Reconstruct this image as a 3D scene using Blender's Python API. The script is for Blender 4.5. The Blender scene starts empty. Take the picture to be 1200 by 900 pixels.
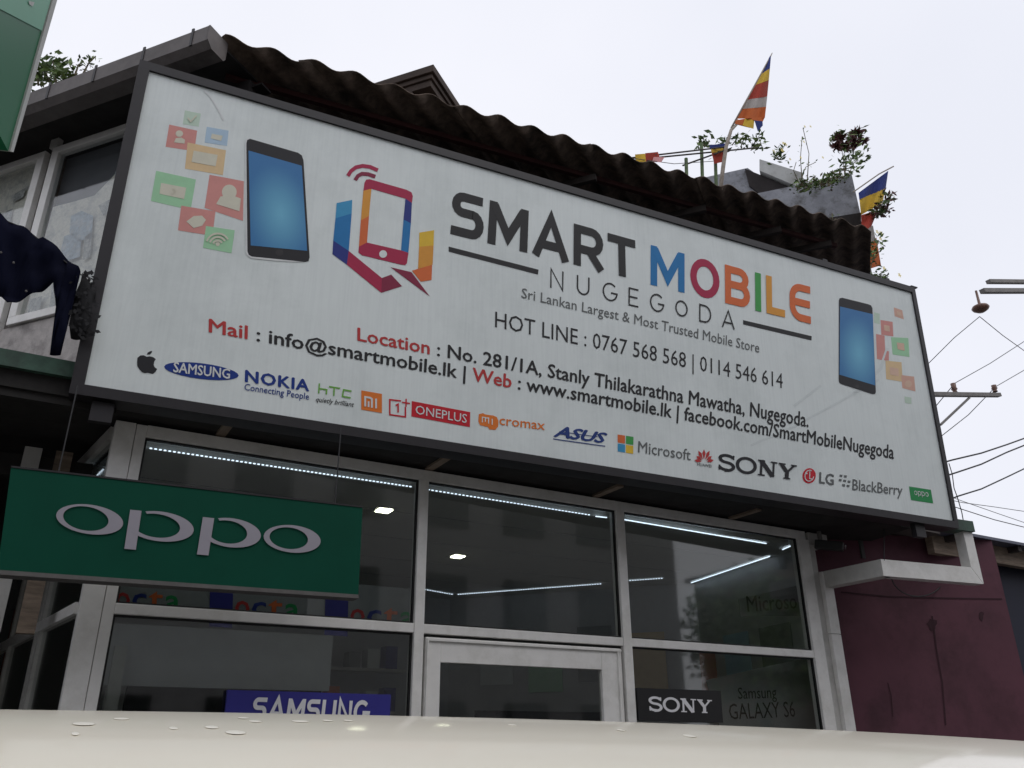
import bpy, bmesh, math, random
from mathutils import Vector, Matrix
random.seed(7)
R = math.radians
V = Vector
sc = bpy.context.scene
COL = sc.collection

# ------------------------------------------------------------ camera
CAM = V((0.0, -5.4, 1.55)); F = 975.34
YAW, PIT, ROL = 0.52786, 0.41209, -0.00689
fw = V((math.sin(YAW)*math.cos(PIT), math.cos(YAW)*math.cos(PIT), math.sin(PIT)))
rt = V((math.cos(YAW), -math.sin(YAW), 0)); up = rt.cross(fw)
rt, up = (math.cos(ROL)*rt + math.sin(ROL)*up), (-math.sin(ROL)*rt + math.cos(ROL)*up)
cd = bpy.data.cameras.new('camera'); cam = bpy.data.objects.new('camera', cd); COL.objects.link(cam)
m = Matrix((rt, up, -fw)).transposed().to_4x4(); m.translation = CAM
cam.matrix_world = m
cd.lens = F/1200*36; cd.sensor_width = 36; cd.clip_start = 0.05; cd.clip_end = 3000
sc.camera = cam

# ------------------------------------------------------------ world: bright overcast
w = bpy.data.worlds.new('World'); sc.world = w; w.use_nodes = True
nt = w.node_tree; bg = nt.nodes['Background']
sky = nt.nodes.new('ShaderNodeTexSky'); sky.sky_type = 'NISHITA'; sky.sun_disc = False
sky.sun_elevation = R(58); sky.sun_rotation = R(150); sky.air_density = 1; sky.dust_density = 4
mx = nt.nodes.new('ShaderNodeMixRGB'); mx.inputs[0].default_value = 0.93
mx.inputs[2].default_value = (9.5, 9.6, 10.3, 1)          # the cloud deck
tc = nt.nodes.new('ShaderNodeTexCoord'); cn = nt.nodes.new('ShaderNodeTexNoise')
cn.inputs['Scale'].default_value = 1.6; cn.inputs['Detail'].default_value = 4
cr = nt.nodes.new('ShaderNodeValToRGB')
cr.color_ramp.elements[0].color = (.93, .94, .96, 1); cr.color_ramp.elements[1].color = (1.06, 1.055, 1.05, 1)
cr.color_ramp.elements[0].position = .3; cr.color_ramp.elements[1].position = .7
ml = nt.nodes.new('ShaderNodeMixRGB'); ml.blend_type = 'MULTIPLY'; ml.inputs[0].default_value = 1
nt.links.new(tc.outputs['Generated'], cn.inputs[0]); nt.links.new(cn.outputs[0], cr.inputs[0])
nt.links.new(sky.outputs[0], mx.inputs[1]); nt.links.new(mx.outputs[0], ml.inputs[1]); nt.links.new(cr.outputs[0], ml.inputs[2])
nt.links.new(ml.outputs[0], bg.inputs[0]); bg.inputs[1].default_value = 0.1

sd = bpy.data.lights.new('sun', 'SUN'); sd.energy = 0.5; sd.angle = R(30); sd.color = (1, .97, .92)
so = bpy.data.objects.new('sun', sd); COL.objects.link(so)
el, az = R(58), R(150)
sdir = V((math.sin(az)*math.cos(el), math.cos(az)*math.cos(el), math.sin(el)))
so.rotation_euler = sdir.to_track_quat('Z', 'Y').to_euler(); so.location = (6, -10, 20)
sc.view_settings.view_transform = 'Standard'; sc.view_settings.look = 'None'
sc.view_settings.exposure = 0.0; sc.view_settings.gamma = 1

# ------------------------------------------------------------ survey: pixel of the 1200x900 photograph -> point on a plane
def ray(x, y): return fw + (x-600)/F*rt - (y-450)/F*up
def pl(x, y, P, n): d = ray(x, y); return CAM + d*((V(P)-CAM).dot(n)/d.dot(n))
def oy(x, y, Y=0.0): return pl(x, y, (0, Y, 0), V((0, 1, 0)))
def oz(x, y, Z=0.0): return pl(x, y, (0, 0, Z), V((0, 0, 1)))

# ------------------------------------------------------------ materials
def mat(name, col, rough=.6, metal=0, var=.12, scale=6, bump=0, stretch=(1, 1, 1), spec=.5, coat=0, dirt=None, dscale=2, emit=None, es=0, alpha=1):
    m = bpy.data.materials.new(name); m.use_nodes = True; t = m.node_tree; b = t.nodes['Principled BSDF']
    b.inputs['Roughness'].default_value = rough; b.inputs['Metallic'].default_value = metal
    b.inputs['Specular IOR Level'].default_value = spec; b.inputs['Coat Weight'].default_value = coat
    b.inputs['Coat Roughness'].default_value = .1
    co = t.nodes.new('ShaderNodeTexCoord'); mp = t.nodes.new('ShaderNodeMapping'); mp.inputs['Scale'].default_value = stretch
    t.links.new(co.outputs['Object'], mp.inputs[0])
    n = t.nodes.new('ShaderNodeTexNoise'); n.inputs['Scale'].default_value = scale; n.inputs['Detail'].default_value = 6; n.inputs['Roughness'].default_value = .65
    t.links.new(mp.outputs[0], n.inputs[0])
    r = t.nodes.new('ShaderNodeValToRGB'); e = r.color_ramp.elements
    e[0].position = .3; e[1].position = .72
    e[0].color = tuple(c*(1-var) for c in col)+(1,); e[1].color = tuple(min(1, c*(1+var)) for c in col)+(1,)
    t.links.new(n.outputs[0], r.inputs[0]); out = r.outputs[0]
    if dirt:
        n2 = t.nodes.new('ShaderNodeTexNoise'); n2.inputs['Scale'].default_value = dscale; n2.inputs['Detail'].default_value = 8; n2.inputs['Roughness'].default_value = .7
        t.links.new(mp.outputs[0], n2.inputs[0])
        r2 = t.nodes.new('ShaderNodeValToRGB'); r2.color_ramp.elements[0].position = .48; r2.color_ramp.elements[1].position = .66
        mi = t.nodes.new('ShaderNodeMixRGB'); mi.inputs[2].default_value = tuple(dirt)+(1,)
        t.links.new(n2.outputs[0], r2.inputs[0]); t.links.new(r2.outputs[0], mi.inputs[0]); t.links.new(out, mi.inputs[1]); out = mi.outputs[0]
    t.links.new(out, b.inputs['Base Color'])
    if bump:
        bp = t.nodes.new('ShaderNodeBump'); bp.inputs['Strength'].default_value = bump; bp.inputs['Distance'].default_value = .02
        t.links.new(n.outputs[0], bp.inputs['Height']); t.links.new(bp.outputs[0], b.inputs['Normal'])
    if emit:
        b.inputs['Emission Color'].default_value = tuple(emit)+(1,); b.inputs['Emission Strength'].default_value = es
    return m

def glass(name, tint=(.82, .84, .83), ior=1.5, rough=.035):
    m = bpy.data.materials.new(name); m.use_nodes = True; t = m.node_tree; t.nodes.clear()
    o = t.nodes.new('ShaderNodeOutputMaterial'); mixs = t.nodes.new('ShaderNodeMixShader')
    tr = t.nodes.new('ShaderNodeBsdfTransparent'); tr.inputs[0].default_value = tuple(tint)+(1,)
    g = t.nodes.new('ShaderNodeBsdfGlossy'); g.inputs['Roughness'].default_value = rough
    f = t.nodes.new('ShaderNodeLayerWeight'); f.inputs[0].default_value = .5
    pw_ = t.nodes.new('ShaderNodeMath'); pw_.operation = 'POWER'; pw_.inputs[1].default_value = 4.5; t.links.new(f.outputs['Facing'], pw_.inputs[0])
    mu = t.nodes.new('ShaderNodeMath'); mu.operation = 'MULTIPLY_ADD'; mu.inputs[1].default_value = .9; mu.inputs[2].default_value = .075; mu.use_clamp = True
    n = t.nodes.new('ShaderNodeTexNoise'); n.inputs['Scale'].default_value = 1.3; bp = t.nodes.new('ShaderNodeBump'); bp.inputs['Strength'].default_value = .03; bp.inputs['Distance'].default_value = .05
    t.links.new(n.outputs[0], bp.inputs['Height']); t.links.new(bp.outputs[0], g.inputs['Normal'])
    t.links.new(pw_.outputs[0], mu.inputs[0]); t.links.new(mu.outputs[0], mixs.inputs[0])
    t.links.new(tr.outputs[0], mixs.inputs[1]); t.links.new(g.outputs[0], mixs.inputs[2]); t.links.new(mixs.outputs[0], o.inputs[0])
    return m

def flat(name, col, rough=.55, spec=.3, var=.05): return mat(name, col, rough, var=var, scale=14, spec=spec)

M = {}
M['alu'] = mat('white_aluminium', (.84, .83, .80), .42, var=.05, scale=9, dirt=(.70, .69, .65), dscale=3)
M['alu_old'] = mat('aged_aluminium', (.60, .59, .56), .5, var=.12, scale=8, dirt=(.45, .44, .41), dscale=4)
M['gasket'] = mat('black_gasket', (.012, .012, .012), .6)
M['glass'] = glass('shop_glass')
M['wglass'] = glass('window_glass', (.9, .92, .92))
M['frame'] = mat('dark_sign_frame', (.015, .013, .016), .5, var=.25, scale=12)
M['panelback'] = mat('sign_box_back', (.08, .08, .08), .8)
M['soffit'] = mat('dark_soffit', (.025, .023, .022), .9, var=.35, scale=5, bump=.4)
M['greenbeam'] = mat('green_fascia', (.055, .12, .085), .6, var=.25, scale=9, dirt=(.03, .05, .04))
M['asbestos'] = mat('weathered_corrugated_sheet', (.155, .115, .09), .95, var=.5, scale=11, bump=.5, dirt=(.045, .036, .03), dscale=3)
M['redsteel'] = mat('red_oxide_steel', (.055, .014, .013), .8, var=.3)
M['pvc'] = mat('grey_gutter', (.13, .115, .11), .6, var=.2, scale=5, dirt=(.07, .06, .055))
M['concrete'] = mat('weathered_concrete', (.27, .28, .31), .9, var=.22, scale=5, bump=.4, dirt=(.085, .085, .08), dscale=3.2)
M['slab'] = mat('pale_slab', (.46, .47, .46), .85, var=.15, scale=8, dirt=(.25, .25, .23))
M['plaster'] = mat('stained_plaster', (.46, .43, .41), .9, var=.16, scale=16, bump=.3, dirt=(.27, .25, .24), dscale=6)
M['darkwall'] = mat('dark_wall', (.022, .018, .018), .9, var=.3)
M['purple'] = mat('maroon_wall', (.12, .04, .06), .75, var=.14, scale=2.2, dirt=(.07, .024, .035), dscale=1.3)
M['crack'] = mat('wall_crack', (.05, .018, .026), .9)
M['wood'] = mat('brown_board', (.26, .20, .15), .8, var=.35, scale=6, stretch=(1, 1, 6), bump=.3)
M['roofbrown'] = mat('brown_clay', (.05, .034, .026), .85, var=.3, scale=8, bump=.3)
M['asphalt'] = mat('asphalt', (.05, .05, .052), .9, var=.25, scale=40, bump=.3)
M['pave'] = mat('pavement', (.13, .125, .12), .9, var=.15, scale=12, bump=.2)
M['streetwall'] = mat('street_plaster', (.34, .33, .32), .9, var=.2)
M['ceil'] = mat('shop_ceiling', (.7, .69, .66), .9, var=.04)
M['iwall'] = mat('shop_wall', (.55, .55, .56), .8, var=.06)
M['ifloor'] = mat('shop_floor', (.3, .29, .28), .3, var=.1)
M['led'] = mat('led_white', (.9, .95, 1), .5, emit=(.72, .84, 1), es=2.4)
M['spot'] = mat('downlight_lens', (1, 1, .9), .5, emit=(1, 1, .74), es=14)
M['wire'] = mat('black_cable', (.02, .02, .022), .6)
M['pole'] = mat('grey_pole', (.2, .19, .18), .8, var=.2)
M['rust'] = mat('brown_insulator', (.16, .08, .055), .4, var=.3, scale=20)
M['stick'] = mat('bare_stick', (.3, .26, .22), .9, var=.3, scale=20)
M['bamboo'] = mat('dark_rail', (.06, .05, .045), .8, var=.3)
M['leaf'] = mat('green_leaf', (.15, .23, .06), .6, var=.5, scale=20)
M['leafdark'] = mat('dark_green_leaf', (.07, .12, .035), .6, var=.5, scale=20)
M['leafred'] = mat('maroon_leaf', (.10, .035, .035), .6, var=.5, scale=20)
M['flower'] = mat('yellow_flower', (.75, .6, .12), .6, var=.2)
M['stem'] = mat('plant_stem', (.12, .1, .06), .9, var=.3)
M['navy'] = mat('navy_cloth', (.004, .005, .016), .95, var=.2, scale=4, spec=.1)
M['lace'] = mat('black_lace', (.012, .012, .014), .9, var=.3)
M['paper'] = mat('old_newspaper', (.80, .75, .66), .9, var=.16, scale=38, dirt=(.48, .47, .45), dscale=9)
M['newsblue'] = mat('newspaper_photo', (.40, .46, .52), .9, var=.4, scale=30, dirt=(.6, .6, .6), dscale=14)
M['newsgrey'] = mat('newspaper_print', (.36, .36, .35), .9, var=.5, scale=50, dirt=(.66, .63, .58), dscale=20)
M['pane_backing'] = mat('grey_backing', (.16, .16, .175), .9, var=.1, scale=3)
M['carpaint'] = mat('cream_car_paint', (.90, .845, .71), .4, var=.008, coat=.65, spec=.3)
M['cartrim'] = mat('black_car_trim', (.02, .02, .02), .5)
M['carglass'] = mat('car_window', (.02, .025, .025), .05, spec=.8)
M['tyre'] = mat('tyre_rubber', (.025, .025, .025), .8)
M['rim'] = mat('alloy_rim', (.5, .5, .52), .3, metal=.8)
M['drop'] = mat('highlight_bead', (.93, .89, .78), .3, var=.01)  # opaque pale colour carries the beads' bright highlights
for k, c in dict(black=(.022, .022, .026), dark=(.022, .022, .024), red=(.52, .045, .045), magenta=(.42, .02, .075), maroon=(.25, .02, .06),
                 blue=(.015, .19, .47), lblue=(.05, .32, .58), navyp=(.02, .035, .23), orange=(.72, .16, .045), yorange=(.74, .33, .05),
                 yellow=(.80, .52, .045), green=(.06, .36, .08), sgreen=(.02, .28, .08), white=(.72, .74, .74), nblue=(.01, .04, .25), miorange=(.78, .20, .03),
                 asus=(.02, .05, .22), grey=(.14, .15, .15), htc=(.16, .42, .06), plusred=(.58, .015, .03),
                 pgreen=(.38, .68, .42), pred=(.68, .30, .27), pyell=(.76, .56, .32), pblue=(.45, .60, .74), pcream=(.68, .66, .54), ppeach=(.72, .50, .38), fgreen=(.56, .70, .58), forange=(.70, .42, .33)).items():
    M[k] = flat('print_'+k, c)
M['oppogreen'] = mat('green_lightbox_face', (.003, .066, .04), .6, var=.08, scale=3, spec=.12)
M['oppowhite'] = mat('lightbox_letter', (.33, .315, .36), .5, var=.03)
M['mint'] = mat('mint_print', (.14, .35, .24), .45, var=.06, scale=4)
M['panelgreen'] = mat('deep_green_print', (.006, .12, .05), .4, var=.06, scale=4)
M['samblue'] = mat('banner_blue', (.03, .028, .26), .5, var=.05)
M['boardblack'] = mat('board_black', (.012, .012, .013), .4, var=.1)
M['lettergrey'] = mat('letter_silver', (.8, .8, .82), .5, var=.05)
M['poster'] = mat('grey_poster', (.26, .27, .27), .6, var=.1, scale=5)
M['posterink'] = mat('poster_ink', (.02, .02, .02), .7)
M['fblue'] = flat('flag_blue', (.02, .035, .16), .9); M['fyellow'] = flat('flag_yellow', (.55, .36, .04), .9)
M['fred'] = flat('flag_red', (.32, .04, .025), .9); M['fwhite'] = flat('flag_white', (.36, .33, .31), .9); M['forng'] = flat('flag_orange', (.50, .12, .03), .9)
M['pink'] = flat('faded_pink_cloth', (.6, .3, .3), .9)

# sign vinyl: pale, faint vertical ribs, streaky grime
def vinyl():
    m = mat('sign_vinyl', (.775, .83, .82), .5, var=.03, scale=1.4, dirt=(.69, .745, .735), dscale=1.1, spec=.35)
    t = m.node_tree; b = t.nodes['Principled BSDF']; src = b.inputs['Base Color'].links[0].from_socket
    co = t.nodes.new('ShaderNodeTexCoord'); mp = t.nodes.new('ShaderNodeMapping'); mp.inputs['Scale'].default_value = (55, 55, .3)
    n = t.nodes.new('ShaderNodeTexNoise'); n.inputs['Scale'].default_value = 1; n.inputs['Detail'].default_value = 5
    t.links.new(co.outputs['Object'], mp.inputs[0]); t.links.new(mp.outputs[0], n.inputs[0])
    r = t.nodes.new('ShaderNodeValToRGB'); r.color_ramp.elements[0].color = (.965, .967, .97, 1); r.color_ramp.elements[1].color = (1.015, 1.015, 1.015, 1)
    r.color_ramp.elements[0].position = .32; r.color_ramp.elements[1].position = .6
    mm = t.nodes.new('ShaderNodeMixRGB'); mm.blend_type = 'MULTIPLY'; mm.inputs[0].default_value = 1
    t.links.new(n.outputs[0], r.inputs[0]); t.links.new(src, mm.inputs[1]); t.links.new(r.outputs[0], mm.inputs[2]); t.links.new(mm.outputs[0], b.inputs['Base Color'])
    return m
M['vinyl'] = vinyl()
def screen_mat():
    m = mat('phone_screen_print', (.03, .25, .52), .5, var=.06, scale=3)
    t = m.node_tree; b = t.nodes['Principled BSDF']
    return m
M['screen'] = screen_mat()

# ------------------------------------------------------------ mesh builder
class B:
    def __init__(s): s.v = []; s.f = []; s.mi = []
    def face(s, pts, mi=0):
        i = len(s.v); s.v += [V(p) for p in pts]; s.f.append(tuple(range(i, i+len(pts)))); s.mi.append(mi)
    def hexa(s, a, b, mi=0):          # two corresponding quads
        i = len(s.v); s.v += [V(p) for p in a]+[V(p) for p in b]; n = len(a)
        s.f.append(tuple(i+k for k in range(n))); s.mi.append(mi)
        s.f.append(tuple(i+n+n-1-k for k in range(n))); s.mi.append(mi)
        for k in range(n):
            s.f.append((i+k, i+n+k, i+n+(k+1) % n, i+(k+1) % n)); s.mi.append(mi)
        return s
    def box(s, lo, hi, mi=0):
        x0, y0, z0 = lo; x1, y1, z1 = hi
        return s.hexa([(x0, y0, z0), (x1, y0, z0), (x1, y0, z1), (x0, y0, z1)], [(x0, y1, z0), (x1, y1, z0), (x1, y1, z1), (x0, y1, z1)], mi)
    def obox(s, o, ux, uy, uz, mi=0):  # corner and three edge vectors
        o, ux, uy, uz = V(o), V(ux), V(uy), V(uz)
        q = [o, o+ux, o+ux+uz, o+uz]
        return s.hexa(q, [p+uy for p in q], mi)
    def beam(s, a, b, w, h, upv=(0, 0, 1), mi=0):  # bar from a to b, w sideways, h along upv
        a, b = V(a), V(b); d = (b-a).normalized(); sd = d.cross(V(upv)).normalized()*w/2; uu = sd.cross(d).normalized()*h/2
        q = [-sd-uu, sd-uu, sd+uu, -sd+uu]
        return s.hexa([a+p for p in q], [b+p for p in q], mi)
    def tube(s, pts, r, n=6, mi=0):
        pts = [V(p) for p in pts]; rs = r if isinstance(r, (list, tuple)) else [r]*len(pts)
        i0 = len(s.v); ref = None
        for k, p in enumerate(pts):
            d = (pts[min(k+1, len(pts)-1)]-pts[max(k-1, 0)]).normalized()
            if ref is None: ref = d.orthogonal().normalized()
            x = (ref-d*ref.dot(d)).normalized(); ref = x; y = d.cross(x)
            for j in range(n): t = 2*math.pi*j/n; s.v.append(p+(x*math.cos(t)+y*math.sin(t))*rs[k])
        for k in range(len(pts)-1):
            for j in range(n):
                a = i0+k*n; s.f.append((a+j, a+(j+1) % n, a+n+(j+1) % n, a+n+j)); s.mi.append(mi)
        s.f.append(tuple(i0+j for j in range(n))[::-1]); s.mi.append(mi)
        e = i0+(len(pts)-1)*n; s.f.append(tuple(e+j for j in range(n))); s.mi.append(mi)
        return s
    def lathe(s, c, ax, prof, n=14, mi=0):
        c, ax = V(c), V(ax).normalized(); x = ax.orthogonal().normalized(); y = ax.cross(x); i0 = len(s.v)
        for (r, h) in prof:
            for j in range(n): t = 2*math.pi*j/n; s.v.append(c+ax*h+(x*math.cos(t)+y*math.sin(t))*max(r, 1e-4))
        for k in range(len(prof)-1):
            for j in range(n):
                a = i0+k*n; s.f.append((a+j, a+(j+1) % n, a+n+(j+1) % n, a+n+j)); s.mi.append(mi)
        return s

def obj(name, b, mats, parent=None, smooth=False, root=None, bevel=0):
    me = bpy.data.meshes.new(name); off = V((0, 0, 0))
    r = root or parent
    while r is not None and r.parent: r = r.parent
    if r is not None: off = r.location
    me.from_pydata([tuple(p-off) for p in b.v], [], b.f)
    for q in (mats if isinstance(mats, (list, tuple)) else [mats]): me.materials.append(M[q] if isinstance(q, str) else q)
    for p, i in zip(me.polygons, b.mi): p.material_index = i; p.use_smooth = smooth
    me.validate(); me.update()
    bm = bmesh.new(); bm.from_mesh(me)
    if smooth: bmesh.ops.remove_doubles(bm, verts=bm.verts, dist=1e-5)
    bmesh.ops.recalc_face_normals(bm, faces=bm.faces[:]); bm.to_mesh(me); bm.free()
    o = bpy.data.objects.new(name, me); COL.objects.link(o)
    if parent is not None: o.parent = parent
    if bevel:
        md = o.modifiers.new('bevel', 'BEVEL'); md.width = bevel; md.segments = 2; md.limit_method = 'ANGLE'
    return o
def thing(name, label, cat, loc, group=None):
    o = bpy.data.objects.new(name, None); COL.objects.link(o); o.location = loc; o.empty_display_size = .1
    o['label'] = label; o['category'] = cat
    if group: o['group'] = group
    return o
def tag(o, label, cat, group=None):
    o['label'] = label; o['category'] = cat
    if group: o['group'] = group
    return o
def struct(name, b, m, **k): o = obj(name, b, m, **k); o['kind'] = 'structure'; return o

# ------------------------------------------------------------ flat lettering
class Plane:                        # print surface: photo pixel -> point, 'off' metres proud of the surface
    def __init__(s, P, n): s.P = V(P); s.n = V(n).normalized()
    def __call__(s, x, y, off=0.0): return pl(x, y, s.P, s.n)+s.n*off
def poly(b, P, pts, off, mi=0): b.face([P(x, y, off) for x, y in pts], mi)
def bil(q, u, v):                   # quad TL TR BR BL, u right, v up
    TL, TR, BR, BL = [V(p) for p in q]
    return (BL*(1-u)+BR*u)*(1-v)+(TL*(1-u)+TR*u)*v
def quad3(P, px, off): return [P(x, y, off) for x, y in px]

GLY = {}
def arc(cx, cy, rx, ry, a0, a1, n=10): return [(cx+rx*math.cos(R(a0+(a1-a0)*k/n)), cy+ry*math.sin(R(a0+(a1-a0)*k/n))) for k in range(n+1)]
def g(ch, w, *st): GLY[ch] = (w, st)
t_ = .1
g('S', .78, [(.74, .9), (.30, .9)]+arc(.27, .72, .17, .18, 90, 270, 8)[0:]+[(.52, .54)]+[(.5, .54)]+arc(.52, .32, .18, .22, 90, -90, 8)+[(.02, .1)])
g('M', 1.0, [(.1, 0), (.1, 1)], [(.9, 0), (.9, 1)], [(.13, .93), (.5, .25), (.87, .93)])
g('A', .95, [(.08, 0), (.47, .97), (.87, 0)], [(.24, .3), (.7, .3)])
g('R', .82, [(.1, 0), (.1, 1)], [(.1, .9), (.5, .9)]+arc(.5, .66, .22, .24, 90, -90, 8)+[(.1, .42)], [(.42, .42), (.76, 0)])
g('T', .8, [(0, .9), (.8, .9)], [(.4, .9), (.4, 0)])
g('O', .9, arc(.45, .5, .35, .4, 0, 360, 24))
g('B', .8, [(.1, 0), (.1, 1)], [(.1, .9), (.46, .9)]+arc(.46, .71, .2, .19, 90, -90, 8)+[(.1, .52)], [(.2, .52), (.5, .52)]+arc(.5, .31, .2, .21, 90, -90, 8)+[(.1, .1)])
g('I', .2, [(.1, 0), (.1, 1)])
g('L', .62, [(.1, 1), (.1, .1), (.62, .1)])
g('E', .72, [(.72, .9)]+arc(.38, .62, .28, .28, 90, 180, 6)+[(.1, .38)]+arc(.38, .38, .28, .28, 180, 270, 6)+[(.72, .1)], [(.12, .5), (.7, .5)])
g('e', .62, [(.6, .95), (.05, .95), (.05, .05), (.6, .05)], [(.05, .5), (.55, .5)])
g('N', .85, [(.1, 0), (.1, 1), (.75, 0), (.75, 1)])
g('U', .85, [(.1, 1), (.1, .38)]+arc(.42, .38, .32, .33, 180, 360, 10)+[(.74, 1)])
g('G', .95, arc(.5, .5, .4, .45, 45, 345, 18)+[(.9, .46), (.55, .46)])
g('D', .88, [(.1, 0), (.1, 1)], [(.1, .95), (.4, .95)]+arc(.4, .5, .4, .45, 90, -90, 12)+[(.1, .05)])
g('K', .8, [(.1, 0), (.1, 1)], [(.75, 1), (.15, .48)], [(.3, .58), (.78, 0)])
g('P', .78, [(.1, 0), (.1, 1)], [(.1, .9), (.46, .9)]+arc(.46, .67, .22, .23, 90, -90, 8)+[(.1, .44)])
g('1', .4, [(.02, .75), (.25, .92), (.25, 0)])
def stroke(b, pts, w, fn, lv, mi=0):
    n = len(pts); closed = (abs(pts[0][0]-pts[-1][0]) < 1e-6 and abs(pts[0][1]-pts[-1][1]) < 1e-6)
    P = [V((p[0], p[1])) for p in pts]
    # drop doubles
    Q = [P[0]]
    for p in P[1:]:
        if (p-Q[-1]).length > 1e-4: Q.append(p)
    P = Q; n = len(P); L = []
    for k in range(n):
        if closed and k in (0, n-1): d0 = (P[n-1]-P[n-2]).normalized(); d1 = (P[1]-P[0]).normalized()
        else:
            d0 = (P[k]-P[k-1]).normalized() if k else (P[1]-P[0]).normalized()
            d1 = (P[k+1]-P[k]).normalized() if k < n-1 else d0
        n0 = V((-d0.y, d0.x)); n1 = V((-d1.y, d1.x)); mm = (n0+n1)
        if mm.length < 1e-3: mm = n0
        mm.normalize(); s = min(2.2, 1/max(.3, mm.dot(n0)))
        L.append((P[k]+mm*w/2*s, P[k]-mm*w/2*s))
    i0 = len(b.v)
    for a, c in L: b.v += [fn(a.x, a.y, lv), fn(c.x, c.y, lv)]
    for k in range(n-1): i = i0+2*k; b.f.append((i, i+1, i+3, i+2)); b.mi.append(mi)
def word(parent, txt, P, px, w, off=.002, gap=.12, mats=('dark',)):
    """stroke lettering: px = quad TL TR BR BL in the photograph"""
    q = quad3(P, px, off); T = sum(GLY[c][0] for c in txt)+gap*(len(txt)-1); x = 0; lv = 0
    n = P.n
    for i, c in enumerate(txt):
        gw, st = GLY[c]; b = B()
        for s_ in st:
            lv += 1
            fn = lambda a, c2, l, x=x: bil(q, (x+a)/T, c2)+n*(l*.00025)
            stroke(b, s_, w, fn, lv)
        obj('letter', b, mats[i % len(mats)], parent)
        x += gw+gap
_H = {}
def text_mesh(body, mis=None, off=0, shear=0, space=1):
    c = bpy.data.curves.new('t', 'FONT'); c.body = body; c.offset = off; c.resolution_u = 2; c.shear = shear; c.space_character = space
    c.materials.append(M['black']); c.materials.append(M['red']) 
    o = bpy.data.objects.new('t', c); COL.objects.link(o)
    if mis:
        for i, k in enumerate(mis): c.body_format[i].material_index = k
    bpy.context.view_layer.update()
    dg = bpy.context.evaluated_depsgraph_get(); me = bpy.data.meshes.new_from_object(o.evaluated_get(dg))
    vs = [v.co.copy() for v in me.vertices]; fs = [tuple(p.vertices) for p in me.polygons]; mi = [p.material_index for p in me.polygons]
    bpy.data.objects.remove(o); bpy.data.curves.remove(c); bpy.data.meshes.remove(me)
    return vs, fs, mi
def caph():
    if not _H: _H['h'] = max(v.y for v in text_mesh('H')[0])
    return _H['h']
def text(b, body, P, px, off=.002, bold=0, mis=None, shear=0, space=1, mi0=0):
    """font lettering, px = TL TR BR BL where top is cap height and bottom the baseline"""
    vs, fs, mi = text_mesh(body, mis, 0, shear, space); h = caph()
    x0 = min(v.x for v in vs); x1 = max(v.x for v in vs)
    for c_i, (dx, dy) in enumerate([(0, 0)] if bold < .003 else [(-bold, 0), (bold, 0), (0, bold*.8), (0, -bold*.8)]):
        q = quad3(P, px, off+.0003*c_i); i0 = len(b.v)
        b.v += [bil(q, (v.x+dx-x0)/(x1-x0), (v.y+dy)/h) for v in vs]
        b.f += [tuple(i0+i for i in f) for f in fs]; b.mi += [k+mi0 for k in mi]
def ell(cx, cy, rx, ry, ang=0, n=24, a0=0, a1=360):
    out = []
    for k in range(n if a1-a0 >= 360 else n+1):
        t = R(a0+(a1-a0)*k/n); x, y = rx*math.cos(t), -ry*math.sin(t); c, s = math.cos(R(ang)), math.sin(R(ang))
        out.append((cx+x*c-y*s, cy+x*s+y*c))
    return out

# ============================================================ GROUND
b = B(); b.face([(-400, -400, -.02), (400, -400, -.02), (400, 400, -.02), (-400, 400, -.02)]); struct('ground', b, 'pave')
b = B(); b.box((-60, -10.5, -.3), (60, -1.9, -.004)); struct('road', b, 'asphalt')
b = B(); b.box((-60, -1.9, -.3), (60, 0.3, .12)); struct('pavement', b, 'pave')
b = B(); b.box((-60, -12.2, -.3), (60, -10.5, .12)); struct('pavement', b, 'pave')

# ============================================================ SHOPFRONT
shop = thing('shopfront', 'white aluminium framed glass shopfront under the big white signboard', 'shopfront', (3.4, 0, .12))
ZT, ZH = 3.425, 3.345           # header top and glass top
ZR0, ZR1 = 2.268, 2.33          # transom
X0, X1 = .485, 6.225            # glass field
def part(name, lo, hi, m='alu', parent=shop, bevel=.004): b = B(); b.box(lo, hi); return obj(name, b, m, parent, bevel=bevel)
part('corner_post', (.302, -.02, .12), (.42, .12, ZT)); part('corner_post', (.423, -.017, .12), (X0, .12, ZT-.003))
part('header', (X0, -.02, ZH), (6.36, .08, ZT), bevel=.004)
for xa, xb in ((2.335, 2.425), (4.10, 4.20)): part('mullion', (xa+.018, -.03, .12), (xb, .07, ZH))
part('mullion', (X1+.015, -.03, .12), (6.385, .07, ZH))
cols = [(X0, 2.353), (2.425, 4.118), (4.20, X1+.015)]
for i, (xa, xb) in enumerate(cols): part('transom', (xa, -.024, ZR0), (xb, .06, ZR1))
for xa, xb in cols:
    # gaskets round the upper pane
    b = B(); g_ = .012
    for lo, hi in (((xa, -.004, ZH-g_), (xb, .02, ZH)), ((xa, -.004, ZR1), (xb, .02, ZR1+g_)), ((xa, -.0035, ZR1+g_), (xa+g_, .02, ZH-g_)), ((xb-g_, -.0035, ZR1+g_), (xb, .02, ZH-g_))): b.box(lo, hi)
    obj('gasket', b, 'gasket', shop)
    p = part('pane', (xa+g_, .008, ZR1+g_), (xb-g_, .014, ZH-g_), 'glass', bevel=0)
for xa, xb in (cols[0], cols[2]):
    b = B()
    for lo, hi in (((xa, -.004, ZR0-g_), (xb, .02, ZR0)), ((xa, -.0035, .5), (xa+g_, .02, ZR0-g_)), ((xb-g_, -.0035, .5), (xb, .02, ZR0-g_))): b.box(lo, hi)
    obj('gasket', b, 'gasket', shop)
    part('pane', (xa+g_, .008, .5), (xb-g_, .014, ZR0-g_), 'glass', bevel=0)
    part('sill_panel', (xa, -.01, .12), (xb, .06, .5))
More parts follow.
